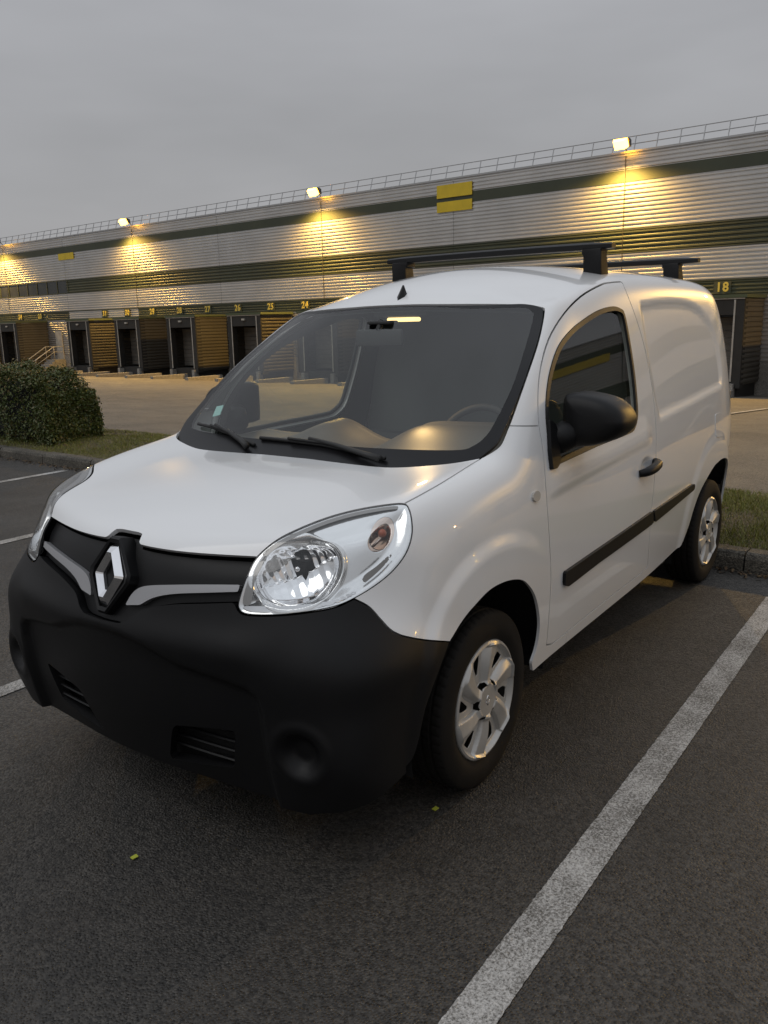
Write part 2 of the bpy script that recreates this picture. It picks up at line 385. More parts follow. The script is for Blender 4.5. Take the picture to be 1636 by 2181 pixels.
lf = leaves('foliage', P-off, Nn, .040, 'hedge_leaves', hed, .52, .8); lf['kind'] = 'stuff'
mb = MB()
n = 26
for k in range(10):
    y = -7.75-k*.68; mb.tube([(-4.15+RNG.normal(0, .08), y, .02), (-4.15+RNG.normal(0, .12), y+RNG.normal(0, .1), .5), (-4.15+RNG.normal(0, .15), y+RNG.normal(0, .2), .95)], [.03, .022, .008], 6)
st_ = mb.build('stems', 'soil', hed, xf=Matrix.Translation(-Vector(off))); st_['kind'] = 'stuff'
q = RNG.uniform(0, 1, len(P)) < .16*np.clip((P[:, 2]-.7)/.35, 0, 1); top_ = leaves('top_leaves', P[q]+Nn[q]*.05-off, Nn[q], .036, 'hedge_tips', hed, .5, .7); top_['kind'] = 'stuff'  # paler olive and brown leaves, denser towards the top
mb = MB(); mb.box((-4.40, -14.2, .02), (-3.92, -7.85, .88), .15); mb.build('dark_core', 'liner', hed, xf=Matrix.Translation(-Vector(off)))  # added dark box inside the hedge, stops the view through the leaves
q = P[(P[:, 0] > -3.95) & (P[:, 1] > -8.1) & (P[:, 2] > .62) & (P[:, 2] < .85)][:9]+[.03, .02, 0]
fl_ = leaves('red_leaves', q[np.abs(q[:, 1]-q[0, 1]) < .5]-off, np.tile([1, .5, .3], (len(q[np.abs(q[:, 1]-q[0, 1]) < .5]), 1)), .05, 'red_leaf', hed); fl_['kind'] = 'stuff'
# bits of litter lying about the bay
for i, p in enumerate([(928, 1723), (287, 1826)]):
    g = hit(p, 2, .004); mb = MB(); mb.prism([(-.011, -.007), (.010, -.009), (.012, .006), (-.008, .008)], .005, .007, lambda q: (g[0]+q[0], g[1]+q[1], q[2]))
    tag(mb.build('leaf_scrap', 'scrap'), ['tiny yellow green leaf scrap beside the front wheel', 'tiny yellow green leaf scrap ahead of the bumper'][i], 'leaf')
# ------------------------------------------------------------------ warehouse
FLOOD = 9500.0
S_ = .055; BN = np.array([1, -S_, 0])/math.hypot(1, S_); BE = np.array([-S_, -1, 0])/math.hypot(1, S_); BO = np.array([-34.0, -7.0, 0])
B_M = Matrix(((BE[0], BN[0], 0, BO[0]), (BE[1], BN[1], 0, BO[1]), (0, 0, 1, 0), (0, 0, 0, 1)))   # local: u along the wall (to the left), w out of it, z
# reflected basis (u, w, z) is left-handed, so geometry is built with (u, w) mapped by hand
def W(u, w, z): p = BO+BE*u+BN*w; return (p[0], p[1], z)
pbr('cladding_grey', (0.52, 0.51, 0.495), .36, metal=.72, noise=(.5, .10)); pbr('cladding_green', (0.040, 0.048, 0.028), .55, metal=.0, noise=(.5, .15))
pbr('cladding_dark', (0.062, 0.056, 0.045), .55, noise=(.8, .15)); pbr('shelter_black', (0.018, 0.017, 0.015), .75, noise=(3, .2)); pbr('galvanised', (.42, .42, .42), .4, metal=.7)
pbr('dock_door', (0.10, 0.095, 0.085), .55, noise=(2, .2)); pbr('yellow_sign', (0.62, 0.45, 0.02), .5, noise=(2, .08)); pbr('yellow_number', (0.50, 0.41, 0.08), .5)
pbr('green_slab', (0.07, 0.085, 0.04), .6); pbr('strip_window', (0.02, 0.022, 0.02), .12, noise=(.7, .5)); pbr('lamp_body', (.09, .09, .09), .5, metal=.5)
pbr('lamp_lens', (1, .75, .3), .3, emis=(1.0, .50, .055), estr=14.0)
pbr('frame_pale', (.38, .36, .32), .5, noise=(4, .2))
wh = empty('warehouse', tuple(BO)); tag(wh, 'long grey corrugated warehouse with green bands and numbered loading docks', 'warehouse')
wh_inv = Matrix.Translation(-Vector(BO))
def wbuild(mb, name, mat): return mb.build(name, mat, wh, xf=wh_inv)
def wbox(mb, u0, u1, w0, w1, z0, z1):
    P = [W(u, w, z) for z in (z0, z1) for w in (w0, w1) for u in (u0, u1)]; v = [mb.bm.verts.new(p) for p in P]
    for f in ((0, 1, 3, 2), (4, 6, 7, 5), (0, 4, 5, 1), (2, 3, 7, 6), (0, 2, 6, 4), (1, 5, 7, 3)): mb.bm.faces.new([v[i] for i in f])
PW = 8.74                                       # panel width: two to each lamp bay
U0 = 4.42-PW*6; NP = 17
rows = [(-.35, 2.30, 'cladding_grey'), (2.30, 2.90, 'cladding_green'), (2.90, 4.22, 'cladding_grey'), (4.22, 5.15, 'cladding_green'), (5.15, 7.08, 'cladding_grey'), (7.08, 7.56, 'cladding_flat'), (7.56, 8.22, 'cladding_grey')]
MATS['cladding_flat'] = MATS['cladding_green']
per = .17
for z0, z1, mat in rows:
    n = max(1, round((z1-z0)/per)); dz = (z1-z0)/n; pr = []
    flatp = mat == 'cladding_flat'
    for i in range(n):
        b = z0+i*dz
        for a, w in ((0, 0), (.18, .0), (.34, .036), (.66, .036), (.82, .0)): pr.append((b+a*dz, w if not flatp else .02))
    pr.append((z1, 0 if not flatp else .02))
    me = None
    for k in range(NP):
        u = U0+k*PW
        m_ = mat
        if z0 == 4.22 and u > 47: m_ = 'strip_window'
        if z0 == 2.30 and 43.5 < u+PW/2 < 50: m_ = 'cladding_grey'
        if me is None or m_ != mat:
            V = []; F = []
            for z, w in (pr if m_ != 'strip_window' else [(z0, .01), (z1, .01)]): V += [tuple(np.array(W(.006, w, z))-BO), tuple(np.array(W(PW-.012, w, z))-BO)]
            for i in range(len(V)//2-1): F.append((2*i, 2*i+1, 2*i+3, 2*i+2))
            me_ = bpy.data.meshes.new('cladding_panel'); me_.from_pydata(V, [], F); me_.update(); me_.materials.append(MATS[m_])
            if m_ == mat: me = me_
        else: me_ = me
        o = bpy.data.objects.new('strip_window' if m_ == 'strip_window' else 'cladding_panel', me_); COL.objects.link(o); o.parent = wh; o.location = tuple(BE*u)
mb = MB(); wbox(mb, U0-.1, U0+NP*PW+.1, -30, -.03, -2.6, 8.16); wbuild(mb, 'core_wall', 'cladding_dark')
mb = MB(); wbox(mb, U0, U0+NP*PW, -.05, .05, 8.22, 8.30); wbuild(mb, 'parapet_cap', 'galvanised')
mb = MB(); wbox(mb, U0, U0+NP*PW, -.04, .06, -2.6, -.36); wbuild(mb, 'plinth', 'concrete')
for z in (2.30, 2.90, 4.22, 5.15):
    mb = MB(); wbox(mb, U0, U0+NP*PW, .0, .045, z-.022, z+.022); wbuild(mb, 'trim_strip', 'cladding_green')
for k in range(14):
    mb = MB(); wbox(mb, 47.9+k*1.45, 47.98+k*1.45, .0, .05, 4.24, 5.13); wbuild(mb, 'window_mullion', 'cladding_green')
# yellow plates
for u0, u1, z0, z1 in ((12.05, 14.1, 7.40, 8.0), (12.05, 14.1, 6.74, 7.22), (46.7, 48.75, 6.62, 7.08), (-21.5, -19.4, 6.74, 7.22)):
    mb = MB(); wbox(mb, u0, u1, .04, .07, z0, z1); wbuild(mb, 'yellow_plate', 'yellow_sign')
# down pipes at the joints
for k in range(4, 14, 2):
    u = U0+k*PW
    mb = MB(); mb.tube([W(u, .06, 8.1), W(u, .06, 2.95)], .012, 6); wbuild(mb, 'lamp_cable', 'cladding_dark')
# dock houses, each with portal, door, flanking wall, roof slab
def dock_house(u, wd=2.75, dep=2.5, z0=-1.45, z1=2.12):
    h = empty('dock_house', (0, 0, 0), wh)
    for uu, sg in ((u, -1), (u+wd, 1)):         # ribbed side walls
        mb = MB(); n = 17; dz = (z1-z0-.35)/n; L = []
        for i in range(n):
            for a, w in ((0, 0), (.3, 0), (.5, .035), (.9, .035)): L.append((z0+.35+(i+a)*dz, uu+sg*w))
        A = [mb.bm.verts.new(W(q, 0.06, z)) for z, q in L]; B = [mb.bm.verts.new(W(q, dep, z)) for z, q in L]
        for i in range(len(L)-1): mb.bm.faces.new((A[i], B[i], B[i+1], A[i+1]))
        mb.build('side_wall', 'cladding_dark', h, xf=wh_inv)
    mb = MB(); wbox(mb, u-.10, u+wd+.10, .05, dep+.12, z1+.02, z1+.14); mb.build('roof_slab', 'green_slab', h, xf=wh_inv)
    fr = dep
    for a, b in ((u-.02, u+.30), (u+wd-.30, u+wd+.02)):
        mb = MB(); wbox(mb, a, b, fr-.35, fr+.06, z0+.25, z1); mb.build('portal_post', 'shelter_black', h, xf=wh_inv)
    mb = MB(); wbox(mb, u+.30, u+wd-.30, fr-.3, fr+.05, z1-.60, z1); mb.build('portal_head', 'shelter_black', h, xf=wh_inv)
    for a in (u+.30, u+wd-.36):
        mb = MB(); wbox(mb, a, a+.06, fr+.062, fr+.085, z0+.5, z1-.05); mb.build('guide_strip', 'frame_pale', h, xf=wh_inv)
    mb = MB(); wbox(mb, u-.02, u+wd+.02, fr+.064, fr+.09, z1-.03, z1+.015); mb.build('head_trim', 'frame_pale', h, xf=wh_inv)
    mb = MB(); n = 9
    for i in range(n):
        zz = z0+.62+i*(z1-z0-1.3)/n; wbox(mb, u+.32, u+wd-.32, fr-.9+.0, fr-.86-.01*(i % 2), zz, zz+(z1-z0-1.3)/n-.015)
    d_ = mb.build('dock_door', 'dock_door', h, xf=wh_inv); d_['kind'] = 'stuff'
    mb = MB(); wbox(mb, u+.1, u+wd-.1, .1, fr-.1, z0-.3, z0+.5); mb.build('dock_leveller', 'shelter_black', h, xf=wh_inv)
    mb = MB(); wbox(mb, u+wd/2-.12, u+wd/2+.12, fr+.05, fr+.14, z1-.28, z1-.18); mb.build('head_lamp_box', 'frame_pale', h, xf=wh_inv)
    for a in (u+.18, u+wd-.42):
        mb = MB(); wbox(mb, a, a+.24, fr-.1, fr+.22, z0-.3, z0+.42); mb.build('dock_buffer', 'concrete', h, xf=wh_inv)
    return h
HU = [-29.9, -24.2, -18.5, -12.8, -7.2, -1.5, 7.34, 13.06, 18.78, 24.5, 30.25, 35.85, 41.6, 51.4, 57.1]
for u in HU: dock_house(u)
# recessed doors between the houses
for u in (21.6, 27.45, 33.2, 38.85, 54.35, 4.3, 10.3, 16.0):
    mb = MB(); wbox(mb, u+.2, u+2.5, .05, .12, -1.2, 2.05); wbuild(mb, 'recessed_door', 'shelter_black')
# dock numbers: heavy figures standing off a dark board
def number(u, txt, z=2.60):
    nb = empty('dock_number', (0, 0, 0), wh)
    mb = MB(); wbox(mb, u-.34, u+.34, .05, .066, z-.25, z+.25); mb.build('number_board', 'cladding_green', nb, xf=wh_inv)
    for i, ch in enumerate(txt):
        cu = bpy.data.curves.new('figure', 'FONT'); cu.body = ch; cu.size = .50; cu.align_x = 'CENTER'; cu.align_y = 'CENTER'; cu.extrude = .008; cu.offset = .016
        t = bpy.data.objects.new('figure', cu); me = bpy.data.meshes.new_from_object(t); bpy.data.objects.remove(t)
        n = len(me.vertices); co = np.zeros(n*3, np.float32); me.vertices.foreach_get('co', co); co = co.reshape(-1, 3)
        c = u+(.135 if i == 0 else -.135)
        P = np.array([np.array(W(c-x*.92, .078+zz, z+y))-BO for x, y, zz in co], np.float32); me.vertices.foreach_set('co', P.ravel()); me.update()
        link('figure', me, 'yellow_number', nb, False)
for i, u in enumerate([23.4, 26.24, 29.15, 31.99, 34.84, 37.78, 40.65, 43.4]): number(u, str(24+i))
for u, t in ((52.25, '33'), (55.28, '34'), (49.4+10, '35'), (.12, '18'), (-5.8, '16'), (-2.8, '17')): number(u, t)
# staff door and steps by the docks
mb = MB(); wbox(mb, 49.35, 50.25, .05, .10, -.65, 1.45); sd = wbuild(mb, 'staff_door', 'frame_pale')
st = empty('entrance_steps', W(49.8, 1.0, -1.6)); tag(st, 'concrete steps with pale tubular handrails below the staff door', 'steps')
sti = Matrix.Translation(-Vector(W(49.8, 1.0, -1.6)))
for i in range(6):
    mb = MB(); wbox(mb, 49.2, 50.4, .06 if i == 0 else .9+.28*(i-1), 1.0 if i == 0 else .9+.28*i, -1.75, -.66-.17*i); mb.build('step', 'concrete', st, xf=sti)
for u in (49.22, 50.38):
    mb = MB(); mb.tube([W(u, .1, .30), W(u, .95, .30), W(u, 2.5, -.62), W(u, 2.5, -1.6)], .03, 6); mb.tube([W(u, .1, -.1), W(u, .95, -.1), W(u, 2.5, -1.0)], .02, 6); mb.tube([W(u, .95, .30), W(u, .95, -.7)], .025, 6)
    mb.build('handrail', 'frame_pale', st, xf=sti, smooth=True)
# low concrete wheel guides in front of the docks
GL = ['dock house under board eighteen', 'second dock house from board eighteen', 'third dock house from board eighteen', 'dock house beside board twenty-four', 'dock house under board twenty-five', 'dock house under board twenty-seven', 'dock house under board twenty-nine', 'dock house under board thirty-one']
for i, u in enumerate(HU[5:13]):
    for dv in (.1, 2.65):
        a = W(u+dv, 4.6, yard_z(-29.5)); mb = MB(); wbox(mb, u+dv-.14, u+dv+.14, 3.4, 5.9, yard_z(-30.6)-.1, yard_z(-30.6)+.26)
        o = mb.build('wheel_guide', 'concrete', xf=Matrix.Translation(-Vector(a))); o.location = a
        tag(o, 'concrete wheel guide before '+GL[i]+(', steps side' if dv > 1 else ', side away from steps'), 'wheel guide', 'concrete wheel guides before the docks')
# painted lines in the yard
for u in (-4.8, -10.5, 2.2):
    V = [W(u-.06, 6.5, 0), W(u+.06, 6.5, 0), W(u+.06, 15.5, 0), W(u-.06, 15.5, 0)]; V = [(a, b, yard_z(a)+.012) for a, b, c in V]
    tag(pydata('yard_line', V, [(0, 1, 2, 3)], 'road_paint'), kind='structure')
# roof-edge railing
rl = empty('roof_railing', W(0, -.2, 8.3)); tag(rl, 'thin metal safety railing along the warehouse roof edge', 'railing')
ri = Matrix.Translation(-Vector(W(0, -.2, 8.3)))
me = None; u = -14.0
while u < 64:
    if me is None:
        mb = MB(); mb.tube([W(0, -.10, 8.25), W(0, -.32, 8.93)], .026, 5); o = mb.build('railing_post', 'galvanised', rl, xf=ri); me = o.data
    else: o = bpy.data.objects.new('railing_post', me); COL.objects.link(o); o.parent = rl
    o.location = tuple(BE*u); u += .955
for w, z in ((-.315, 8.915), (-.215, 8.60)):
    mb = MB(); mb.tube([W(-14.2, w, z), W(64.2, w, z)], .020, 5); mb.build('rail', 'galvanised', rl, xf=ri)
# floodlights on the roof edge
LU = [4.42+17.48*k for k in range(-3, 4)]
lab = {0: 'lit yellow floodlight on roof edge close to dock board eighteen', 1: 'lit yellow floodlight on roof edge between stacked and single yellow plates, nearer the stacked pair', 2: 'lit yellow floodlight on roof edge next to the single yellow plate', 3: 'lit yellow floodlight on roof edge above the dark strip window'}
for k, u in zip(range(-3, 4), LU):
    fl = empty('floodlight', W(u, .2, 8.3)); fi = Matrix.Translation(-Vector(W(u, .2, 8.3)))
    tag(fl, lab.get(k) or ['third', 'second', 'first'][k+3]+' lit yellow floodlight on roof edge past dock board eighteen', 'floodlight', 'floodlights along the warehouse roof')
    mb = MB(); mb.tube([W(u, -.1, 8.2), W(u, .1, 8.45), W(u, .55, 8.58)], .035, 6); mb.build('bracket', 'galvanised', fl, xf=fi)
    mb = MB(); ax = Matrix.Rotation(0, 3, 'X')
    prof_ = [(.30, 8.40), (.32, 8.66), (.50, 8.72), (.62, 8.68), (.48, 8.44)]
    A = [mb.bm.verts.new(W(u-.34, w, z)) for w, z in prof_]; B = [mb.bm.verts.new(W(u+.34, w, z)) for w, z in prof_]
    mb.bm.faces.new(A); mb.bm.faces.new(B[::-1])
    for i in range(len(prof_)): mb.bm.faces.new((A[i], B[i], B[(i+1) % len(prof_)], A[(i+1) % len(prof_)]))
    mb.build('lamp_hood', 'lamp_body', fl, xf=fi)
    mb = MB()
    A = [mb.bm.verts.new(W(u+s*.30, w, z)) for s, w, z in ((-1, .46, 8.40), (1, .46, 8.40), (1, .66, 8.70), (-1, .66, 8.70))]; C_ = [mb.bm.verts.new(W(u+s*.22, w, z)) for s, w, z in ((-1, .66, 8.28), (1, .66, 8.28), (1, .86, 8.56), (-1, .86, 8.56))]
    mb.bm.faces.new(C_)
    for i in range(4): mb.bm.faces.new((A[i], A[(i+1) % 4], C_[(i+1) % 4], C_[i]))
    mb.build('lamp_lens', 'lamp_lens', fl, xf=fi)
    ld = bpy.data.lights.new('flood_beam', 'SPOT'); ld.energy = FLOOD; ld.color = (1.0, .58, .13); ld.spot_size = R(165); ld.spot_blend = 1.0; ld.shadow_soft_size = .15
    lo = bpy.data.objects.new('flood_beam', ld); COL.objects.link(lo); lo.parent = fl
    lo.location = tuple(np.array(W(u, .85, 8.14))-np.array(W(u, .2, 8.3)))
    d_ = Vector(tuple(BN*.40))+Vector((0, 0, -1)); lo.rotation_euler = d_.to_track_quat('-Z', 'Y').to_euler()
# ------------------------------------------------------------------ the van: one smooth surface, then cut into its panels
# x forward (front axle at 0), y to the van's left, z up. Rows run from the centreline out and down to the sill.
ST = [
 [(0.8,0,0.205),(0.785,0.25,0.205),(0.755,0.46,0.2),(0.735,0.645,0.203),(0.672,0.795,0.203),(0.565,0.86,0.22),(0.42,0.872,0.235),(0.255,0.858,0.25),(0.1,0.845,0.22),(0,0.845,0.22)],
 [(0.845,0,0.36),(0.83,0.25,0.36),(0.792,0.465,0.36),(0.767,0.655,0.36),(0.717,0.815,0.36),(0.594,0.87,0.36),(0.41,0.873,0.36),(0.25,0.866,0.36),(0.11,0.865,0.36),(0,0.865,0.36)],
 [(0.865,0,0.52),(0.85,0.25,0.52),(0.812,0.47,0.52),(0.772,0.657,0.52),(0.697,0.801,0.52),(0.577,0.862,0.52),(0.415,0.885,0.515),(0.255,0.879,0.505),(0.115,0.878,0.48),(0,0.878,0.44)],
 [(0.862,0,0.66),(0.846,0.25,0.66),(0.807,0.47,0.66),(0.767,0.652,0.655),(0.692,0.796,0.645),(0.572,0.86,0.63),(0.415,0.886,0.605),(0.255,0.881,0.575),(0.115,0.88,0.53),(0,0.88,0.47)],
 [(0.832,0,0.775),(0.815,0.25,0.778),(0.762,0.475,0.785),(0.708,0.627,0.78),(0.62,0.749,0.765),(0.498,0.82,0.735),(0.375,0.864,0.69),(0.23,0.872,0.635),(0.115,0.88,0.565),(0,0.88,0.49)],
 [(0.8,0,0.86),(0.782,0.25,0.865),(0.725,0.485,0.875),(0.658,0.622,0.875),(0.568,0.739,0.86),(0.448,0.809,0.82),(0.34,0.856,0.765),(0.215,0.869,0.69),(0.11,0.88,0.605),(0,0.88,0.51)],
 [(0.762,0,0.916),(0.745,0.25,0.918),(0.678,0.488,0.922),(0.62,0.625,0.93),(0.53,0.738,0.925),(0.42,0.807,0.885),(0.305,0.85,0.82),(0.195,0.868,0.735),(0.1,0.88,0.635),(0,0.88,0.53)],
 [(0.7,0,0.958),(0.683,0.25,0.958),(0.63,0.5,0.97),(0.57,0.628,0.98),(0.485,0.735,0.975),(0.385,0.803,0.935),(0.28,0.847,0.86),(0.175,0.868,0.765),(0.085,0.88,0.66),(-0.005,0.88,0.545)],
 [(0.52,0,1.01),(0.51,0.25,1.008),(0.475,0.49,1.002),(0.42,0.63,1.013),(0.365,0.742,1.02),(0.29,0.808,0.975),(0.205,0.851,0.895),(0.12,0.872,0.785),(0.05,0.881,0.68),(-0.015,0.88,0.56)],
 [(0.25,0,1.052),(0.245,0.25,1.05),(0.23,0.49,1.04),(0.2,0.655,1.052),(0.165,0.765,1.055),(0.12,0.832,1),(0.08,0.866,0.91),(0.04,0.878,0.79),(0,0.882,0.68),(-0.03,0.88,0.56)],
 [(-0.02,0,1.075),(-0.022,0.25,1.075),(-0.035,0.49,1.077),(-0.07,0.68,1.092),(-0.09,0.778,1.088),(-0.085,0.842,1.03),(-0.08,0.872,0.91),(-0.075,0.883,0.79),(-0.065,0.884,0.67),(-0.05,0.88,0.54)],
 [(-0.1,0,1.135),(-0.105,0.25,1.135),(-0.125,0.49,1.137),(-0.16,0.68,1.135),(-0.21,0.785,1.13),(-0.21,0.848,1.045),(-0.19,0.877,0.92),(-0.17,0.886,0.79),(-0.14,0.885,0.66),(-0.085,0.875,0.5)],
 [(-0.3,0,1.3),(-0.305,0.25,1.298),(-0.32,0.48,1.285),(-0.34,0.67,1.295),(-0.4,0.775,1.295),(-0.385,0.842,1.12),(-0.34,0.877,0.93),(-0.3,0.889,0.78),(-0.255,0.887,0.62),(-0.16,0.868,0.42)],
 [(-0.52,0,1.475),(-0.525,0.25,1.47),(-0.545,0.46,1.455),(-0.575,0.65,1.452),(-0.64,0.745,1.44),(-0.6,0.822,1.2),(-0.53,0.872,0.96),(-0.48,0.891,0.77),(-0.43,0.888,0.55),(-0.33,0.86,0.29)],
 [(-0.722,0,1.627),(-0.728,0.25,1.621),(-0.75,0.44,1.61),(-0.785,0.61,1.585),(-0.87,0.7,1.57),(-0.83,0.8,1.28),(-0.75,0.866,0.99),(-0.7,0.892,0.77),(-0.66,0.89,0.53),(-0.6,0.86,0.29)],
 [(-0.9,0,1.712),(-0.905,0.25,1.7),(-0.925,0.44,1.665),(-0.965,0.61,1.63),(-1.04,0.695,1.6),(-1.03,0.78,1.33),(-0.99,0.864,1.01),(-0.96,0.893,0.77),(-0.93,0.891,0.52),(-0.9,0.86,0.29)],
 [(-1.2,0,1.785),(-1.2,0.25,1.76),(-1.2,0.45,1.728),(-1.22,0.61,1.693),(-1.27,0.7,1.645),(-1.27,0.785,1.36),(-1.26,0.862,1.02),(-1.25,0.892,0.77),(-1.24,0.89,0.52),(-1.22,0.86,0.29)],
 [(-1.6,0,1.812),(-1.6,0.25,1.806),(-1.6,0.47,1.772),(-1.6,0.625,1.739),(-1.6,0.712,1.665),(-1.6,0.792,1.37),(-1.6,0.866,1.02),(-1.6,0.888,0.77),(-1.6,0.887,0.52),(-1.6,0.858,0.29)],
 [(-2.1,0,1.812),(-2.1,0.25,1.806),(-2.1,0.48,1.783),(-2.1,0.635,1.752),(-2.1,0.727,1.67),(-2.1,0.798,1.37),(-2.1,0.862,1.02),(-2.1,0.876,0.77),(-2.1,0.868,0.52),(-2.1,0.838,0.29)],
 [(-2.6,0,1.795),(-2.6,0.25,1.79),(-2.6,0.486,1.775),(-2.6,0.645,1.745),(-2.6,0.734,1.66),(-2.6,0.809,1.36),(-2.6,0.859,1.02),(-2.6,0.87,0.77),(-2.6,0.848,0.52),(-2.6,0.82,0.29)],
 [(-2.95,0,1.765),(-2.95,0.25,1.76),(-2.95,0.495,1.75),(-2.95,0.652,1.718),(-2.95,0.745,1.63),(-2.95,0.815,1.34),(-2.95,0.855,1.02),(-2.95,0.861,0.77),(-2.95,0.84,0.52),(-2.95,0.82,0.29)],
 [(-3.16,0,1.72),(-3.16,0.25,1.716),(-3.155,0.46,1.7),(-3.14,0.598,1.66),(-3.13,0.685,1.575),(-3.16,0.75,1.33),(-3.19,0.802,1.02),(-3.2,0.814,0.77),(-3.2,0.795,0.52),(-3.18,0.78,0.29)],
 [(-3.27,0,1.64),(-3.27,0.25,1.635),(-3.265,0.43,1.62),(-3.25,0.542,1.58),(-3.245,0.61,1.5),(-3.29,0.66,1.28),(-3.33,0.705,1),(-3.35,0.716,0.77),(-3.35,0.71,0.52),(-3.33,0.7,0.29)],
 [(-3.31,0,1.5),(-3.31,0.25,1.495),(-3.31,0.38,1.48),(-3.31,0.45,1.44),(-3.31,0.49,1.36),(-3.34,0.52,1.18),(-3.375,0.55,0.95),(-3.39,0.57,0.75),(-3.39,0.58,0.52),(-3.37,0.57,0.29)],
 [(-3.35,0,1.25),(-3.35,0.1,1.22),(-3.352,0.16,1.15),(-3.355,0.18,1.06),(-3.36,0.19,0.96),(-3.37,0.2,0.85),(-3.385,0.205,0.72),(-3.395,0.21,0.6),(-3.395,0.21,0.45),(-3.375,0.21,0.29)],
 [(-3.352,0,1.18),(-3.353,0,1.14),(-3.354,0,1.08),(-3.356,0,1),(-3.36,0,0.92),(-3.37,0,0.82),(-3.385,0,0.7),(-3.395,0,0.58),(-3.395,0,0.44),(-3.375,0,0.29)],
]
SEG_S = [14, 16, 14, 14, 12, 12, 10, 14, 16, 14, 8, 14, 16, 16, 14, 18, 20, 22, 22, 18, 14, 8, 8, 8, 4]
SEG_T = [20, 20, 16, 12, 14, 20, 20, 20, 18]
def bspl(P, axis, sym=None):
    """pad so that the B-spline starts and ends on the end points"""
    P = np.moveaxis(P, axis, 0)
    a = sym if sym is not None else 2*P[0]-P[1]
    return np.concatenate([a[None], P, (2*P[-1]-P[-2])[None]], 0)
def knots(P, axis, seg, mirror):
    Q = np.moveaxis(P, axis, 0)
    sym = Q[1]*np.array([1, -1, 1]) if mirror else None
    Q = bspl(P, axis, sym); out = []
    for i, k in enumerate(seg):
        t = (np.arange(k)/k)
        if i == len(seg)-1: t = np.append(t, 1.0)
        b = [(1-t)**3/6, (3*t**3-6*t**2+4)/6, (-3*t**3+3*t**2+3*t+1)/6, t**3/6]
        out.append(sum(w[:, None, None]*Q[i+j][None] for j, w in enumerate(b)))
    return np.moveaxis(np.concatenate(out, 0), 0, axis)
CP = np.array(ST, float); CP0 = CP.copy()
for _ in range(2):                      # lets the surface pass (nearly) through the table
    S_ = knots(knots(CP, 0, [1]*(CP.shape[0]-1), False), 1, [1]*(CP.shape[1]-1), True)
    CP = CP+0.9*(CP0-S_)
GRID = knots(knots(CP, 0, SEG_S, False), 1, SEG_T, True)
GRID[:, 0, 1] = 0.0
def grid_normals(G):
    du = np.gradient(G, axis=0); dv = np.gradient(G, axis=1)
    n = np.cross(dv, du); n /= np.linalg.norm(n, axis=2, keepdims=True)+1e-12
    return n
NRM = grid_normals(GRID)
if NRM[len(NRM)//2, 30, 2] < 0: NRM = -NRM; FLIP = True
else: FLIP = False
def sstep(a, b, x): t = np.clip((x-a)/(b-a), 0, 1); return t*t*(3-2*t)

def cr(pts, n=8, closed=False):
    """Catmull-Rom through 2D/3D points"""
    P = np.array(pts, float)
    if closed: Q = np.vstack([P[-1], P, P[0], P[1]])
    else: Q = np.vstack([2*P[0]-P[1], P, 2*P[-1]-P[-2]])
    out = []
    for i in range(len(Q)-3):
        p0, p1, p2, p3 = Q[i:i+4]
        for t in np.arange(n)/n:
            out.append(.5*((2*p1)+(-p0+p2)*t+(2*p0-5*p1+4*p2-p3)*t*t+(-p0+3*p1-3*p2+p3)*t**3))
    if not closed: out.append(P[-1])
    return np.array(out)
def tri_grid(G):
    a, b = G.shape[:2]; I = np.arange(a*b).reshape(a, b)
    q = np.stack([I[:-1, :-1], I[1:, :-1], I[1:, 1:], I[:-1, 1:]], -1).reshape(-1, 4)
    if not FLIP: q = q[:, ::-1]
    return np.concatenate([q[:, [0, 1, 2]], q[:, [0, 2, 3]]])
TRI = tri_grid(GRID)
def cast(pixels, raw=False):
    """where the photograph's pixels meet the van's left half (mirror image for its right)"""
    V = GRID.reshape(-1, 3); a = V[TRI[:, 0]]; e1 = V[TRI[:, 1]]-a; e2 = V[TRI[:, 2]]-a; out = []
    for p in pixels:
        d = ray(p); h = np.cross(d, e2); det = (e1*h).sum(1); s = CAM_P-a
        with np.errstate(all='ignore'):
            u = (s*h).sum(1)/det; q = np.cross(s, e1); v = (q @ d)/det; t = (e2*q).sum(1)/det
        ok = (u > -1e-4) & (v > -1e-4) & (u+v < 1.0002) & (t > .1)
        if ok.any(): out.append(CAM_P+t[ok].min()*d)
        else: out.append(None)
    if raw: return out
    # pixels that miss (just outside the outline): repeat the nearest hit
    good = [i for i, o in enumerate(out) if o is not None]
    return np.array([out[i] if out[i] is not None else out[min(good, key=lambda g: abs(g-i))] for i in range(len(out))])

def frame_of(d):
    d = np.array(d, float); d /= np.linalg.norm(d)
    u = np.cross([0, 0, 1.0], d)
    u = u/np.linalg.norm(u) if np.linalg.norm(u) > 1e-6 else np.array([0, 1.0, 0])
    return u, np.cross(d, u), d
def sdf(P2, poly):
    """signed distance to a closed polygon, negative inside"""
    P2 = np.asarray(P2); best = np.full(len(P2), 1e9); ins = np.zeros(len(P2), bool)
    A = np.asarray(poly); B = np.roll(A, -1, 0)
    for a, b in zip(A, B):
        d = b-a; L = d @ d
        if L < 1e-14: continue
        w = P2-a; t = np.clip((w @ d)/L, 0, 1)
        best = np.minimum(best, ((w-t[:, None]*d)**2).sum(1))
        c1 = (a[1] <= P2[:, 1]) != (b[1] <= P2[:, 1])
        with np.errstate(all='ignore'):
            xs = a[0]+(P2[:, 1]-a[1])/(b[1]-a[1])*d[0]
        ins ^= c1 & (P2[:, 0] < xs)
    s = np.sqrt(best); return np.where(ins, -s, s)
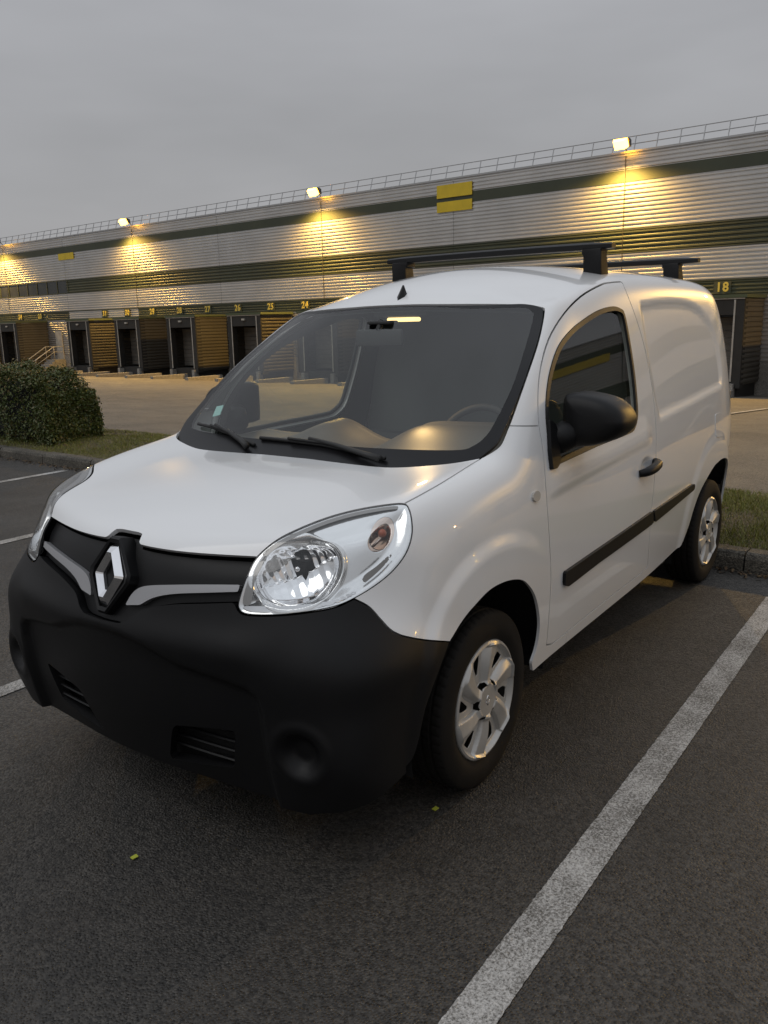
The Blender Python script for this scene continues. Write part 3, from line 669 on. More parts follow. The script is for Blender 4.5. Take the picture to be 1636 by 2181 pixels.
class Region:
    """closed outline on the body, seen along direction d"""
    def __init__(s, pts3, d, guard=0.15):
        s.u, s.v, s.d = frame_of(d); P = np.asarray(pts3); s.poly = np.stack([P @ s.u, P @ s.v], -1); s.g = guard; s.pts = P
    def f(s, V, N):
        P2 = np.stack([V @ s.u, V @ s.v], -1)
        lo, hi = s.poly.min(0)-.25, s.poly.max(0)+.25
        m = ((P2 > lo) & (P2 < hi)).all(1) & (N @ s.d > s.g)
        r = np.full(len(V), .25)
        if m.any(): r[m] = sdf(P2[m], s.poly)
        return r
def split(M, f):
    """cuts a triangle mesh (V, N, T) along f = 0; returns (f<0 part, f>0 part)"""
    V, N, T = M; f = np.where(np.abs(f) < 2e-5, 2e-5, f)
    s = f[T] < 0; k = s.sum(1)
    inn = [T[k == 3]]; out = [T[k == 0]]
    mixed = T[(k == 1) | (k == 2)]; ks = k[(k == 1) | (k == 2)]; ss = s[(k == 1) | (k == 2)]
    if len(mixed):
        odd = np.where(ks[:, None] == 1, ss, ~ss)           # the lone corner
        i0 = odd.argmax(1); r = np.arange(len(mixed))
        a = mixed[r, i0]; b = mixed[r, (i0+1) % 3]; c = mixed[r, (i0+2) % 3]
        key = lambda p, q: np.minimum(p, q)*np.int64(10**7)+np.maximum(p, q)
        kk = np.concatenate([key(a, b), key(a, c)]); uk, inv = np.unique(kk, return_inverse=True)
        p, q = uk//10**7, uk % 10**7
        t = (f[p]/(f[p]-f[q]))[:, None]
        nV = V[p]+t*(V[q]-V[p]); nN = N[p]+t*(N[q]-N[p]); nN /= np.linalg.norm(nN, axis=1, keepdims=True)
        base = len(V); V = np.vstack([V, nV]); N = np.vstack([N, nN])
        ab = base+inv[:len(a)]; ac = base+inv[len(a):]
        lone = np.stack([a, ab, ac], 1); qd1 = np.stack([ab, b, c], 1); qd2 = np.stack([ab, c, ac], 1)
        m1 = ks == 1
        inn += [lone[m1], qd1[~m1], qd2[~m1]]; out += [lone[~m1], qd1[m1], qd2[m1]]
    def pack(L):
        T2 = np.concatenate(L)
        if not len(T2): return (np.zeros((0, 3)), np.zeros((0, 3)), np.zeros((0, 3), int))
        u, iv = np.unique(T2, return_inverse=True)
        return (V[u], N[u], iv.reshape(-1, 3))
    return pack(inn), pack(out)
def cut(M, reg, gap=.0022):
    i, _ = split(M, reg.f(M[0], M[1])+gap); _, o = split(M, reg.f(M[0], M[1])-gap)
    return i, o
def cutf(M, fun, gap=.0022):
    i, _ = split(M, fun(*M[:2])+gap); _, o = split(M, fun(*M[:2])-gap)
    return i, o
def border(T):
    E = np.concatenate([T[:, [0, 1]], T[:, [1, 2]], T[:, [2, 0]]])
    k = np.sort(E, 1); _, idx, cnt = np.unique(k, axis=0, return_index=True, return_counts=True)
    return E[idx[cnt == 1]]
def panel(name, M, mat, parent, mirror=None, flange=.014, offset=0.0, keep=None, recalc=False, fmat=None):
    """mesh object from a cut piece: edges turned inwards; mirror None, 'both' (joined) or 'right' (the other side only)"""
    V, N, T = M
    Vs, Ns, Ts = [], [], []; base = 0
    def add(v, n, t):
        nonlocal base
        Vs.append(v); Ns.append(n); Ts.append(t+base); base += len(v)
    V = V+N*offset
    E = border(T)
    mid = V[E].mean(1); E = E[np.abs(mid[:, 1]) > 1e-4]
    add(V, N, T)
    if flange and len(E):
        a, b = E[:, 0], E[:, 1]; n = len(a)
        d = V[b]-V[a]; fn = np.cross(d, N[a]); fn /= np.linalg.norm(fn, axis=1, keepdims=True)+1e-12
        q = np.concatenate([V[a], V[b], V[b]-N[b]*flange, V[a]-N[a]*flange]); I = np.arange(n)
        t = np.concatenate([np.stack([I+n, I, I+3*n], 1), np.stack([I+n, I+3*n, I+2*n], 1)])
        add(q, np.concatenate([fn]*4), t)
    V = np.vstack(Vs); N = np.vstack(Ns); T = np.vstack(Ts)
    mv = np.array([1, -1, 1.0])
    if mirror == 'both': T = np.vstack([T, T[:, ::-1]+len(V)]); V = np.vstack([V, V*mv]); N = np.vstack([N, N*mv])
    elif mirror == 'right': V = V*mv; N = N*mv; T = T[:, ::-1]
    me = bpy.data.meshes.new(name)
    me.vertices.add(len(V)); me.vertices.foreach_set('co', V.ravel().astype(np.float32))
    me.loops.add(len(T)*3); me.loops.foreach_set('vertex_index', T.ravel().astype(np.int32))
    me.polygons.add(len(T)); me.polygons.foreach_set('loop_start', (np.arange(len(T))*3).astype(np.int32))
    me.polygons.foreach_set('use_smooth', np.ones(len(T), bool))
    me.update(calc_edges=True); me.validate()
    if len(me.vertices) == len(V): me.normals_split_custom_set_from_vertices(N.astype(np.float32))
    o = bpy.data.objects.new(name, me); COL.objects.link(o); me.materials.append(MATS[mat]); o.parent = parent
    return o
def refine(M):
    """every triangle into four"""
    V, N, T = M; E = np.concatenate([T[:, [0, 1]], T[:, [1, 2]], T[:, [2, 0]]]); k = np.sort(E, 1)
    u, inv = np.unique(k, axis=0, return_inverse=True); inv = inv.reshape(-1); m = len(V)+inv; n = len(T)
    nN = N[u].sum(1); nN /= np.linalg.norm(nN, axis=1, keepdims=True)
    a, b, c = T.T; ab, bc, ca = m[:n], m[n:2*n], m[2*n:]
    return (np.vstack([V, V[u].mean(1)]), np.vstack([N, nN]), np.concatenate([np.stack(t, 1) for t in ((a, ab, ca), (ab, b, bc), (ca, bc, c), (ab, bc, ca))]))
def polish(M, d, deg):
    """replaces a pane by a smooth polynomial sheet, so that it mirrors cleanly"""
    V, N, T = M; u, v, w = frame_of(d); a, b, c = V @ u, V @ v, V @ w; a0, b0 = a.mean(), b.mean(); a, b = a-a0, b-b0
    ex = [(i, j) for i in range(deg+1) for j in range(deg+1-i)]
    A = np.stack([a**i*b**j for i, j in ex], -1); co = np.linalg.lstsq(A, c, rcond=None)[0]
    cf = A @ co
    fa = sum(k*i*a**max(i-1, 0)*b**j for k, (i, j) in zip(co, ex) if i); fb = sum(k*j*a**i*b**max(j-1, 0) for k, (i, j) in zip(co, ex) if j)
    n = -fa[:, None]*u-fb[:, None]*v+w; n /= np.linalg.norm(n, axis=1, keepdims=True)
    return (V+(cf-c)[:, None]*w, n, T)
def both_sides(name, M, mat, parents, **k):
    return [panel(name, M, mat, parents[0], **k), panel(name, M, mat, parents[1], mirror='right', **k)]
SIDE = (0, 1, 0.0); NOSE = (1, 0.9, 0.3); FRONT = (1, 0, 0.25); SCREEN = (0.62, 0, 0.78)
def cast_m(pixels, raw=False):
    """same, on the van's right half"""
    global GRID
    keep = GRID; GRID = keep*np.array([1, -1, 1.0]); r = cast(pixels, raw); GRID = keep
    return r
def side_poly(px, n=6, closed=True): return cast(cr(px, n, closed))
def ell(c, a, b, n=28, rot=0.0):
    t = np.arange(n)*2*math.pi/n; x, y = a*np.cos(t), b*np.sin(t)
    return np.stack([c[0]+x*math.cos(rot)-y*math.sin(rot), c[1]+x*math.sin(rot)+y*math.cos(rot)], -1)

# ---- outlines read from the photograph (pixels) and carried to the body surface
cargo_px = [(1363,646),(1400,641),(1444,640),(1481,650),(1505,674),(1523,711),(1533,756),(1538,797),(1538,824),(1475,858),(1406,893),(1395,845),(1382,765),(1370,690)]
R_cargo = Region(cast(cr(cargo_px[:9], 5)).tolist()+cast(cargo_px[9:]).tolist(), SIDE)
fog = cast([(637,1613)])[0]
crease = cast([(1188,1046),(1230,1022),(1300,985),(1378,942)])
cz = np.polyfit(crease[:, 0], crease[:, 2], 1)
bump_poly = np.array([(-.6,.67),(0,.672),(.10,.668),(.19,.652),(.30,.615),(.47,.590),(.545,.575),(.575,.55),(.585,.50),(.585,.10),(-.6,.10)])
G = GRID; X, Y, Z = G[..., 0], G[..., 1], G[..., 2]
D = np.zeros(X.shape)
r1 = np.hypot(X+.03, Z-.33); D += .013*(1-sstep(.49, .555, r1))*(Y > .6)*sstep(.9, .5, -X+.4)
r2 = np.hypot(X+2.66, (Z-.33)); D += .010*(1-sstep(.50, .58, r2))*(Y > .6)
flat = lambda a: a.reshape(-1)
fc = R_cargo.f(G.reshape(-1, 3), NRM.reshape(-1, 3)).reshape(X.shape)
D -= .011*(1-sstep(-.030, .004, fc))
zz = Z-(cz[0]*X+cz[1])
D += .009*sstep(-.022, .014, zz)*(1-sstep(.03, .13, zz))*sstep(-.37, -.50, X)*(1-sstep(-1.45, -1.57, X))*(Y > .6)
m = (X > .3) & (Y < .75)
D += .014*np.exp(-((Z-.672)/.055)**2)*(X > .45)*(1-sstep(.48, .66, Y))
fb = np.full(X.shape, .3); fb[m] = sdf(np.stack([Y[m], Z[m]], -1), bump_poly)
D -= .024*(1-sstep(-.022, .006, fb))*(X > .3)
hd = np.sqrt(((X+1.44)/.085)**2+((Z-.886)/.045)**2); D -= .016*(1-sstep(.35, 1.0, hd))*(Y > .6)
rf = np.linalg.norm(G-fog, axis=2); D -= .036*(1-sstep(.030, .074, rf))+0*rf
D += .004*(sstep(.110, .085, rf)*sstep(.068, .08, rf))
# step under the upper bumper roll, and the soft swage along the hood
GRID = G+NRM*D[..., None]; GRID[:, 0, 1] = 0
NRM = grid_normals(GRID)
NRM[:, 0, 1] = 0; NRM /= np.linalg.norm(NRM, axis=2, keepdims=True)

van = empty('delivery_van', (0, 0, 0))
tag(van, 'white delivery van with black front bumper and roof bars parked in marked bay', 'van')
BASE = (GRID.reshape(-1, 3), NRM.reshape(-1, 3), TRI)
def patch(reg):                      # a fresh copy of the body surface inside an outline
    return split(BASE, reg.f(BASE[0], BASE[1]))[0]
def patch_shrunk(reg, k): return split(BASE, reg.f(BASE[0], BASE[1])+k)[0]

# wheel arches
arch_f = cast(cr([(957,1367),(987.5,1318),(1015,1285),(1042.5,1257),(1070,1241),(1097.5,1234),(1119.5,1239),(1139,1265.5),(1148,1301),(1150,1337),(1144,1378),(1133,1412)], 5))
arch_fl = cast(cr([(865,1632),(879,1615),(887,1593),(893,1570),(905,1513),(916,1480),(941,1411),(957,1367)], 5))
low = [(-.345,.86,.25),(-.345,.86,-.2),(.494,.86,-.2)]
R_arch_f = Region(np.vstack([arch_fl[:-1], arch_f, low]), SIDE, .02)
arch_r = cast(cr([(1454,1155),(1468,1117),(1478,1083),(1492,1045),(1512.6,1007),(1524,989)], 5))
arch_rr = cr([arch_r[-1], (-2.82,.86,.724), (-2.99,.86,.69), (-3.10,.85,.60), (-3.15,.84,.48), (-3.165,.83,.34)], 5)[1:]
R_arch_r = Region(np.vstack([arch_r, arch_rr, [(-3.17,.83,-.2), (-2.12,.86,-.2), (-2.12,.86,.33)]]), SIDE, .02)
M = BASE
_, M = split(M, R_arch_f.f(M[0], M[1])); _, M = split(M, R_arch_r.f(M[0], M[1]))
def f_lip(V, N): return np.where(V[:, 0] < .494, -1.0, np.interp(V[:, 0], [.494, .60, .66, .72, .76], [.297, .268, .245, .212, .10]))-V[:, 2]
M, _ = split(M, f_lip(M[0], M[1]))
# sill line: trim everything under it between the wheels
sill = cast([(1150,1412),(1250,1329),(1380,1216),(1445,1166)])
sp = np.polyfit(sill[:, 0], sill[:, 2], 1)
def f_sill(V, N):
    z0 = np.where(V[:, 0] > -.3, 0.0, np.where(V[:, 0] < -2.6, .30, sp[0]*V[:, 0]+sp[1]-.012))
    return z0-V[:, 2]
M, _ = split(M, -1*0+f_sill(M[0], M[1]))
# front bumper (black plastic)
bump_px = [(198,1322),(234.7,1328),(252,1326),(271,1318),(290,1303),(311.7,1294),(366.7,1286),(440,1284),(499,1282)]
b1 = cast(cr(bump_px[2:], 4)); b2 = cast(cr([(508,1303),(523,1310),(572,1312),(633,1308),(710,1295),(755,1275.5)], 4)); b3 = cast(cr([(755,1275.5),(786,1292),(811,1319),(832,1341),(850,1351),(866,1356),(905,1363),(957,1367),(965,1368)], 4))
c0 = b1[0].copy(); c0[1] = 0; c1 = c0.copy(); c1[1] = -.2; c0[2] -= .004
top = np.vstack([[c1, c0], b1, b2, b3[1:]])
R_bump = Region(np.vstack([top, [(.1,1.1,.55), (.1,1.1,-.4), (.9,-.4,-.4)]]), NOSE, .0)
bumper, M = cut(M, R_bump)
# headlights
hl_px = [(508,1295),(509.6,1273.6),(529.5,1215.6),(548,1185),(587.5,1151),(633,1127),(694.5,1102.5),(755.6,1085.7),(817,1075),(859.5,1072),(872,1084),(878.4,1111.7),(878,1142),(865.6,1179),(838,1215.6),(801.4,1246),(755.6,1273.6),(709.8,1292),(633.4,1305.7),(572,1309.7),(523,1307)]
R_hl = Region(cast(cr(hl_px, 4, True)), NOSE, .0)
light, M = cut(M, R_hl, .0010)
bumper = cut(bumper, R_hl, .0010)[1]
# grille panel between the bonnet's leading edge and the bumper
g_top = cast(cr([(301,1163),(366.7,1174),(440,1181),(543,1187),(560,1188)], 4))
gy = g_top[0]
g0 = np.array([[.76, -.2, gy[2]+.034], [.76, .045, gy[2]+.034], [.757, .062, gy[2]+.030], [gy[0], .076, gy[2]+.002]])
R_gr = Region(np.vstack([g0, g_top[1:], [(.74,.52,.80)], [(.75,.5,.70), (.84,.2,.60), (.86,-.25,.60)]]), FRONT, .0)
grille, M = cut(M, R_gr, .003)
# windscreen, with its black band
ws_r = cast(cr([(1142,652),(1153,655),(1159,663),(1147,725),(1122,800.6),(1091.7,886),(1081.7,911),(1066.7,946),(1050,961),(1026.5,975)], 4))
ws_t = cast(cr([(931,648.5),(1031.6,648),(1106.7,649),(1142,652)], 4)); ws_b = cast(cr([(1026.5,975),(980,984),(931,990),(856,995),(806,994),(731,986),(660,977)], 4))
def to_centre(P, first):
    a = P[0] if first else P[-1]; c = a.copy(); c[1] = 0; c[0] += .004 if first else 0.0; d = c.copy(); d[1] = -.3
    return np.array([d, c]) if first else np.array([c, d])
R_ws = Region(np.vstack([to_centre(ws_t, True), ws_t, ws_r[1:], ws_b[1:], to_centre(ws_b, False)]), SCREEN, .05)
screen, M = cut(M, R_ws, .003)
_m = len(screen[0]); _mir = (np.vstack([screen[0], screen[0]*[1, -1, 1]]), np.vstack([screen[1], screen[1]*[1, -1, 1]]), screen[2])
_ps = polish(_mir, SCREEN, 4); screen = (_ps[0][:_m], _ps[1][:_m], screen[2])
in_px = [(1000,655),(1090,655),(1118,656),(1132,662),(1134,680),(1097,800),(1051.6,901),(1032,932),(1010,949),(981,958.5),(881,958),(781,954),(706,948),(660,943)]
wi = cast(cr(in_px, 4))
R_wi = Region(np.vstack([to_centre(wi, True), wi, to_centre(wi, False)]), SCREEN, .05)
ws_glass, ws_band = cut(screen, R_wi, 0.0)
# bonnet
seam = cast(cr([(862.5,1072),(908,1047.5),(950,1023),(1026,975)], 5))
R_hood = Region(np.vstack([[(1.2,-.3,1), (1.2,1.0,1), (.6,.80,1)], seam, [(-.18,.752,1.1), (-.2,-.3,1.1)]]), (0, 0, 1), .0)
def f_hood(V, N):
    f = R_hood.f(V, N); f2 = .86-V[:, 2]
    return np.maximum(f, f2)
hood, M = cutf(M, f_hood, .0028)
# doors
door_px_f = [(1323.5,600),(1300,602),(1279,607),(1237.5,631),(1200,670),(1169,722),(1151.6,784),(1146,842),(1148,904),(1157,962.6),(1163.6,1048.5),(1170.5,1151.6),(1173.5,1220),(1171.8,1274),(1167,1342),(1164,1374)]
door_px_b = [(1177,1371),(1250,1311),(1310,1263),(1379,1209)]
door_px_r = [(1380,1200),(1383,1150),(1388,1087),(1391,1055),(1395.7,997),(1398,945),(1396,894),(1389,825),(1375,749),(1358,687.5),(1340.7,639),(1325,601)]
R_door = Region(np.vstack([cast(cr(door_px_f, 4)), cast(door_px_b), cast(cr(door_px_r, 4))]), SIDE, .05)
door, M = cut(M, R_door, .0031)
win_px = [(1170.5,1000),(1162,894),(1162,852.5),(1169,797.5),(1186,742.5),(1210,708),(1237.5,684),(1272,662),(1303,653),(1320,656.6),(1330,668.6),(1340.7,722),(1351,790.6),(1357,852.5),(1358,887),(1352.7,911),(1340.7,923),(1272,950.5),(1184,992)]
R_win = Region(np.vstack([cast(cr(win_px[1:-1], 4)), cast([win_px[-1], win_px[0]])]), SIDE, .05)
win, door = cut(door, R_win, .001)
win_flat = polish(win, (0, 1, .25), 2)
fw = R_win.f(win[0], win[1]); win_trim = split(win, fw+.019)[1]; win_glass = split(win_flat, fw+.017)[0]
# front wings: what is left ahead of the door and below the pillar joint
def f_wing(V, N):
    return np.maximum(1.0*(-.62-V[:, 0]), (V[:, 2]-1.205)+.25*(V[:, 0]+.33))
jt = cast([(1090,907), (1146,907)])
ks = (jt[1, 2]-jt[0, 2])/(jt[1, 0]-jt[0, 0]+1e-9)
def f_wing(V, N): return np.maximum(-.62-V[:, 0], V[:, 2]-(jt[0, 2]+ks*(V[:, 0]-jt[0, 0])))
wing, shell = cutf(M, f_wing, .0018)
# small seam low on the wing where the bumper bracket sits is only scratched: left out of the metal

intake = cast([(374,1545),(440,1550),(497,1557),(502,1563),(500,1630),(494,1635),(430,1627),(368,1616),(363,1609),(368,1552)])
R_int = Region(intake, FRONT, .0); _, bumper = cut(bumper, R_int, 0.0)
VP = [van, van]
hood_o = panel('bonnet', hood, 'white_paint', van, 'both')
panel('front_bumper', bumper, 'black_plastic', van, 'both', flange=.03)
panel('grille', grille, 'black_plastic', van, 'both', flange=.02, offset=-.026)
wing_o = both_sides('wing', wing, 'white_paint', VP, flange=.011)
panel('body_shell', shell, 'white_paint', van, 'both', flange=.012)
ws_o = panel('windscreen', ws_glass, 'windscreen_glass', van, 'both', flange=0, offset=-.004)
panel('black_border', ws_band, 'black_gloss', ws_o, 'both', flange=.012, offset=-.004)
doors = both_sides('door', door, 'white_paint', VP, flange=.03)
both_sides('window_glass', win_glass, 'window_glass', doors, flange=0, offset=-.008)
both_sides('window_seal', win_trim, 'black_rubber', doors, flange=.012, offset=.003)
# inner trim seen through the glass
trim_door = split(door, -(door[0][:, 2]-.60))[0]
both_sides('door_trim', trim_door, 'trim_dark', doors, flange=0, offset=-.045)
trim_roof = split(shell, 1.0-shell[0][:, 2])[0]
trim_roof = split(trim_roof, -1.6-trim_roof[0][:, 0])[0]
panel('headliner', trim_roof, 'trim_grey', van, 'both', flange=0, offset=-.035)

# black protective mouldings
def strip(px):
    return Region(cast(px), SIDE, .05)
md = strip([(1199,1217),(1205,1214),(1260,1176),(1330,1128),(1385,1089.5),(1387,1113.5),(1340,1148),(1270,1198),(1206,1247),(1200,1247),(1198,1240)])
ms = strip([(1389,1088),(1430,1060),(1474,1030),(1476.5,1032),(1474.5,1044),(1440,1071),(1391,1111)])
both_sides('side_moulding', patch(md), 'black_plastic', doors, flange=.014, offset=.013)
both_sides('side_moulding', patch(ms), 'black_plastic', VP, flange=.014, offset=.013)
# fuel flap, side repeater
fl = cast(cr([(1525,882),(1537,879),(1540,884),(1541.5,924),(1538,929),(1527,931),(1524,925),(1523.5,888)], 4, True))
panel('fuel_flap', patch(Region(fl, SIDE, .05)), 'white_paint', van, flange=.006, offset=.003)
sc_ = cast([(1140,1057)])[0]
rp = np.array([(sc_[0]+a, sc_[1], sc_[2]+b) for a, b in ell((0, 0), .028, .018)])
both_sides('side_repeater', patch(Region(rp, SIDE, .05)), 'lens_clear', wing_o, flange=.01, offset=.008)
# silver blades of the grille and the mirror's foot
bl = cast(cr([(262,1288),(278.7,1262),(304,1248),(366.7,1245),(440,1244.5),(510,1245)], 4)); bl2 = cast(cr([(503,1260),(440,1262),(366.7,1264.6),(322.7,1272.7),(293,1288)], 4))
both_sides('grille_blade', patch(Region(np.vstack([bl, bl2]), FRONT, .0)), 'strip_silver', VP, flange=.03, offset=-.008)
mf = cast([(1163,893),(1176,905),(1184,930),(1187,985),(1180,999),(1171,1001),(1166,960)])
both_sides('mirror_foot', patch(Region(mf, SIDE, .05)), 'black_plastic', doors, flange=.02, offset=.016)

# headlights: clear lens, black gasket, silver housing, two bowls
fh = R_hl.f(light[0], light[1]); lens, gasket = split(light, fh+.0016)
both_sides('headlight_gasket', gasket, 'black_rubber', VP, flange=.006)
HL = both_sides('headlight', lens, 'headlight_glass', VP, flange=0)
u_, v_, d_ = frame_of(NOSE)
def uv_of(px): p = cast([px])[0]; return np.array([p @ u_, p @ v_]), p
mc, mp = uv_of((634,1219)); tc_, tp = uv_of((818,1137))
MA, MB2 = .120, .088
V, N, T = refine(refine(lens)); fh = R_hl.f(V, N); uv = np.stack([V @ u_, V @ v_], -1)
def ellf(c, a, b, rot):
    q = uv-c; x = q[:, 0]*math.cos(rot)+q[:, 1]*math.sin(rot); y = -q[:, 0]*math.sin(rot)+q[:, 1]*math.cos(rot)
    return np.sqrt((x/a)**2+(y/b)**2), x, y
e1, x1, y1 = ellf(mc, MA, MB2, R(20)); e2, x2, y2 = ellf(tc_, .050, .033, R(62))
dep = .0025+.030*sstep(-.001, -.045, fh)
rim1 = .018*np.exp(-((e1-1.12)/.07)**2)*sstep(0, -.02, fh)
bowl = .050*np.clip(1-e1**2, 0, 1)**.7
flute = (.009*np.abs(((x1/.024) % 1)-.5)*(y1 > .004)+.004*np.abs(((x1/.036) % 1)-.5)*(y1 <= .004))*sstep(.97, .90, e1)+.012*sstep(.012, .004, y1)*sstep(.97, .90, e1)
bowl2 = .045*np.clip(1-e2**2, 0, 1)**.6
dep = np.maximum(dep-rim1+bowl-flute+bowl2, .0016)
Vh = V-N*dep[:, None]
fn = np.cross(Vh[T[:, 1]]-Vh[T[:, 0]], Vh[T[:, 2]]-Vh[T[:, 0]]); Nh = np.zeros_like(Vh)
for k in range(3): np.add.at(Nh, T[:, k], fn)
Nh /= np.linalg.norm(Nh, axis=1, keepdims=True)+1e-12
Mh = (Vh, Nh, T)
full = Mh
def sp2(Mx, e): return split(Mx, e)
ncut = lambda Mx, c, a, b, rot: (lambda q: np.sqrt(((q[:, 0]*math.cos(rot)+q[:, 1]*math.sin(rot))/a)**2+((-q[:, 0]*math.sin(rot)+q[:, 1]*math.cos(rot))/b)**2)-1)(np.stack([Mx[0] @ u_, Mx[0] @ v_], -1)-c)
refl, rest = split(Mh, ncut(Mh, mc, MA, MB2, R(20))); turn, rest = split(rest, ncut(rest, tc_, .050, .033, R(62)))
both_sides('lamp_housing', rest, 'lamp_housing', HL, flange=-.0012)
both_sides('reflector', refl, 'reflector', HL, flange=0)
both_sides('turn_reflector', turn, 'turn_bowl', HL, flange=0)
for nm, px, mt, of in (('bezel_wedge', [(776,1226),(803,1206),(830,1182),(835,1184),(818,1206),(797,1226),(774,1243)], 'bezel_grey', -.0022),
                   ('bezel_band', [(516,1284),(528,1236),(548,1200),(561,1192),(556,1208),(541,1240),(534,1286)], 'bezel_grey', -.0022),
                   ('chrome_foot', [(520,1291),(600,1291),(700,1280),(752,1260),(756,1265),(706,1288),(633,1300),(572,1304),(526,1301)], 'chrome', -.0022),
                   ('lens_brow', [(560,1178),(590,1154),(636,1131),(696,1107),(757,1090),(818,1079),(848,1077),(846,1083),(818,1086),(758,1097),(699,1114),(640,1138),(596,1161),(567,1184)], 'bezel_grey', -.0016)):
    both_sides(nm, patch(Region(cast(cr(px, 3, True)), NOSE, .0)), mt, HL, flange=.001, offset=of)
for s_, par in ((1, HL[0]), (-1, HL[1])):
    mb = MB(); c = tp-np.array(d_)*.050
    bmesh.ops.create_uvsphere(mb.bm, u_segments=16, v_segments=10, radius=.013, matrix=Matrix.Translation((c[0], c[1]*s_, c[2])))
    mb.build('turn_bulb', 'amber', par, smooth=True)
    mb = MB(); c = mp-np.array(d_)*.046+np.array((0, 0, .006))
    bmesh.ops.create_uvsphere(mb.bm, u_segments=14, v_segments=8, radius=.008, matrix=Matrix.Translation((c[0], c[1]*s_, c[2])))
    mb.build('headlight_bulb', 'chrome', par, smooth=True)
# ---- wheels
def tyre_mesh():
    half = [(.196,.072),(.200,.080),(.205,.084),(.213,.088),(.228,.0955),(.246,.0975),(.262,.0960),(.278,.0925),(.289,.0885),(.297,.0835),(.3015,.078),(.3045,.070),(.3055,.058),(.2985,.056),(.2985,.048),(.3062,.046),(.3066,.026),(.2990,.024),(.2990,.015),(.3068,.013)]
    prof = half+[(r_, -h) for r_, h in half[::-1]]
    seg = 360; V, F = lathe(prof, seg); V = np.array(V); n = len(prof)
    for j in range(seg):
        a = 2*math.pi*j/seg
        for i, (r_, h) in enumerate(prof):
            k = j*n+i
            if r_ > .2990 and abs(h) < .080:
                off = (j+(3 if h > 0 else 0)+int(abs(h)*60)) % 6
                if off == 0: V[k, [0, 2]] *= (1-.0035/r_)
    V[:, 2] = np.maximum(V[:, 2], -.3052)
    return V, F
def cap_mesh():
    nt, nr = 300, 44; rs = np.linspace(.018, .198, nr); th = np.arange(nt)*2*math.pi/nt
    A, Rr = np.meshgrid(th, rs, indexing='ij')
    def H(A, Rr):
        k = np.full(A.shape, 1e9); sg = np.zeros(A.shape)
        for q in range(6):
            ph = math.pi/2+R(4)+q*math.pi/3
            s = Rr*np.sin(((A-ph-2.0*(Rr-.1)+math.pi) % (2*math.pi))-math.pi)
            c = np.cos(((A-ph+math.pi) % (2*math.pi))-math.pi) > 0
            s = np.where(c, s, 9); use = np.abs(s) < np.abs(k); k = np.where(use, s, k)
        w = .0215+.0175*sstep(.06, .19, Rr)
        t = k/w
        spoke = (1-sstep(.92, 1.12, np.abs(t)))
        ridge = np.where(t > -.25, 1-.38*np.clip((t+.25)/1.25, 0, 1), 1-.9*np.clip((-.25-t)/.75, 0, 1)**1.2*.8)
        dish = .006*np.sin(np.clip((Rr-.05)/.15, 0, 1)*math.pi)
        valley = -.017*sstep(.045, .075, Rr)*(1-sstep(.178, .192, Rr))
        h = np.maximum(valley, valley+(.017+dish)*spoke*ridge)
        hub = sstep(.062, .050, Rr)
        h = h*(1-hub)+.002*hub
        h = h*(1-sstep(.186, .191, Rr))+(.001-.010*((Rr-.19)/.008).clip(0, 1)**2)*sstep(.186, .191, Rr)
        return h, k
    h, k = H(A, Rr)
    V = np.stack([Rr*np.cos(A), h, Rr*np.sin(A)], -1).reshape(-1, 3)
    I = np.arange(nt*nr).reshape(nt, nr); J = np.roll(I, -1, 0)
    q = np.stack([I[:, :-1], I[:, 1:], J[:, 1:], J[:, :-1]], -1).reshape(-1, 4)
    T = np.concatenate([q[:, [0, 1, 2]], q[:, [0, 2, 3]]])
    # centre plate closes the middle
    c = len(V); V = np.vstack([V, [[0, .003, 0]]]); T = np.vstack([T, np.stack([np.full(nt, c), I[:, 0], J[:, 0]], 1)])
    Nn = np.tile([0, 1.0, 0], (len(V), 1))
    f = np.full(len(V), 9.0)
    a = np.arctan2(V[:, 2], V[:, 0]); r_ = np.hypot(V[:, 0], V[:, 2])
    for q_ in range(6):
        ph = math.pi/2+R(4)+q_*math.pi/3+R(33)
        s = ((a-ph+math.pi) % (2*math.pi)-math.pi)*np.maximum(r_, .05)
        d1 = np.maximum(np.abs(s-2.0*(r_-.1)*r_+.002)-.0165*sstep(.09, .15, r_)-.002, np.abs(r_-.136)-.030)
        ph2 = ph-R(3); s2 = ((a-ph2+math.pi) % (2*math.pi)-math.pi)*r_
        d2 = np.maximum(np.abs(s2)-.017, np.abs(r_-.0615)-.0065)
        f = np.minimum(f, np.minimum(d1, d2))
    _, o = split((V, Nn, T), f)
    return o
TV, TF = tyre_mesh(); CAPM = cap_mesh()
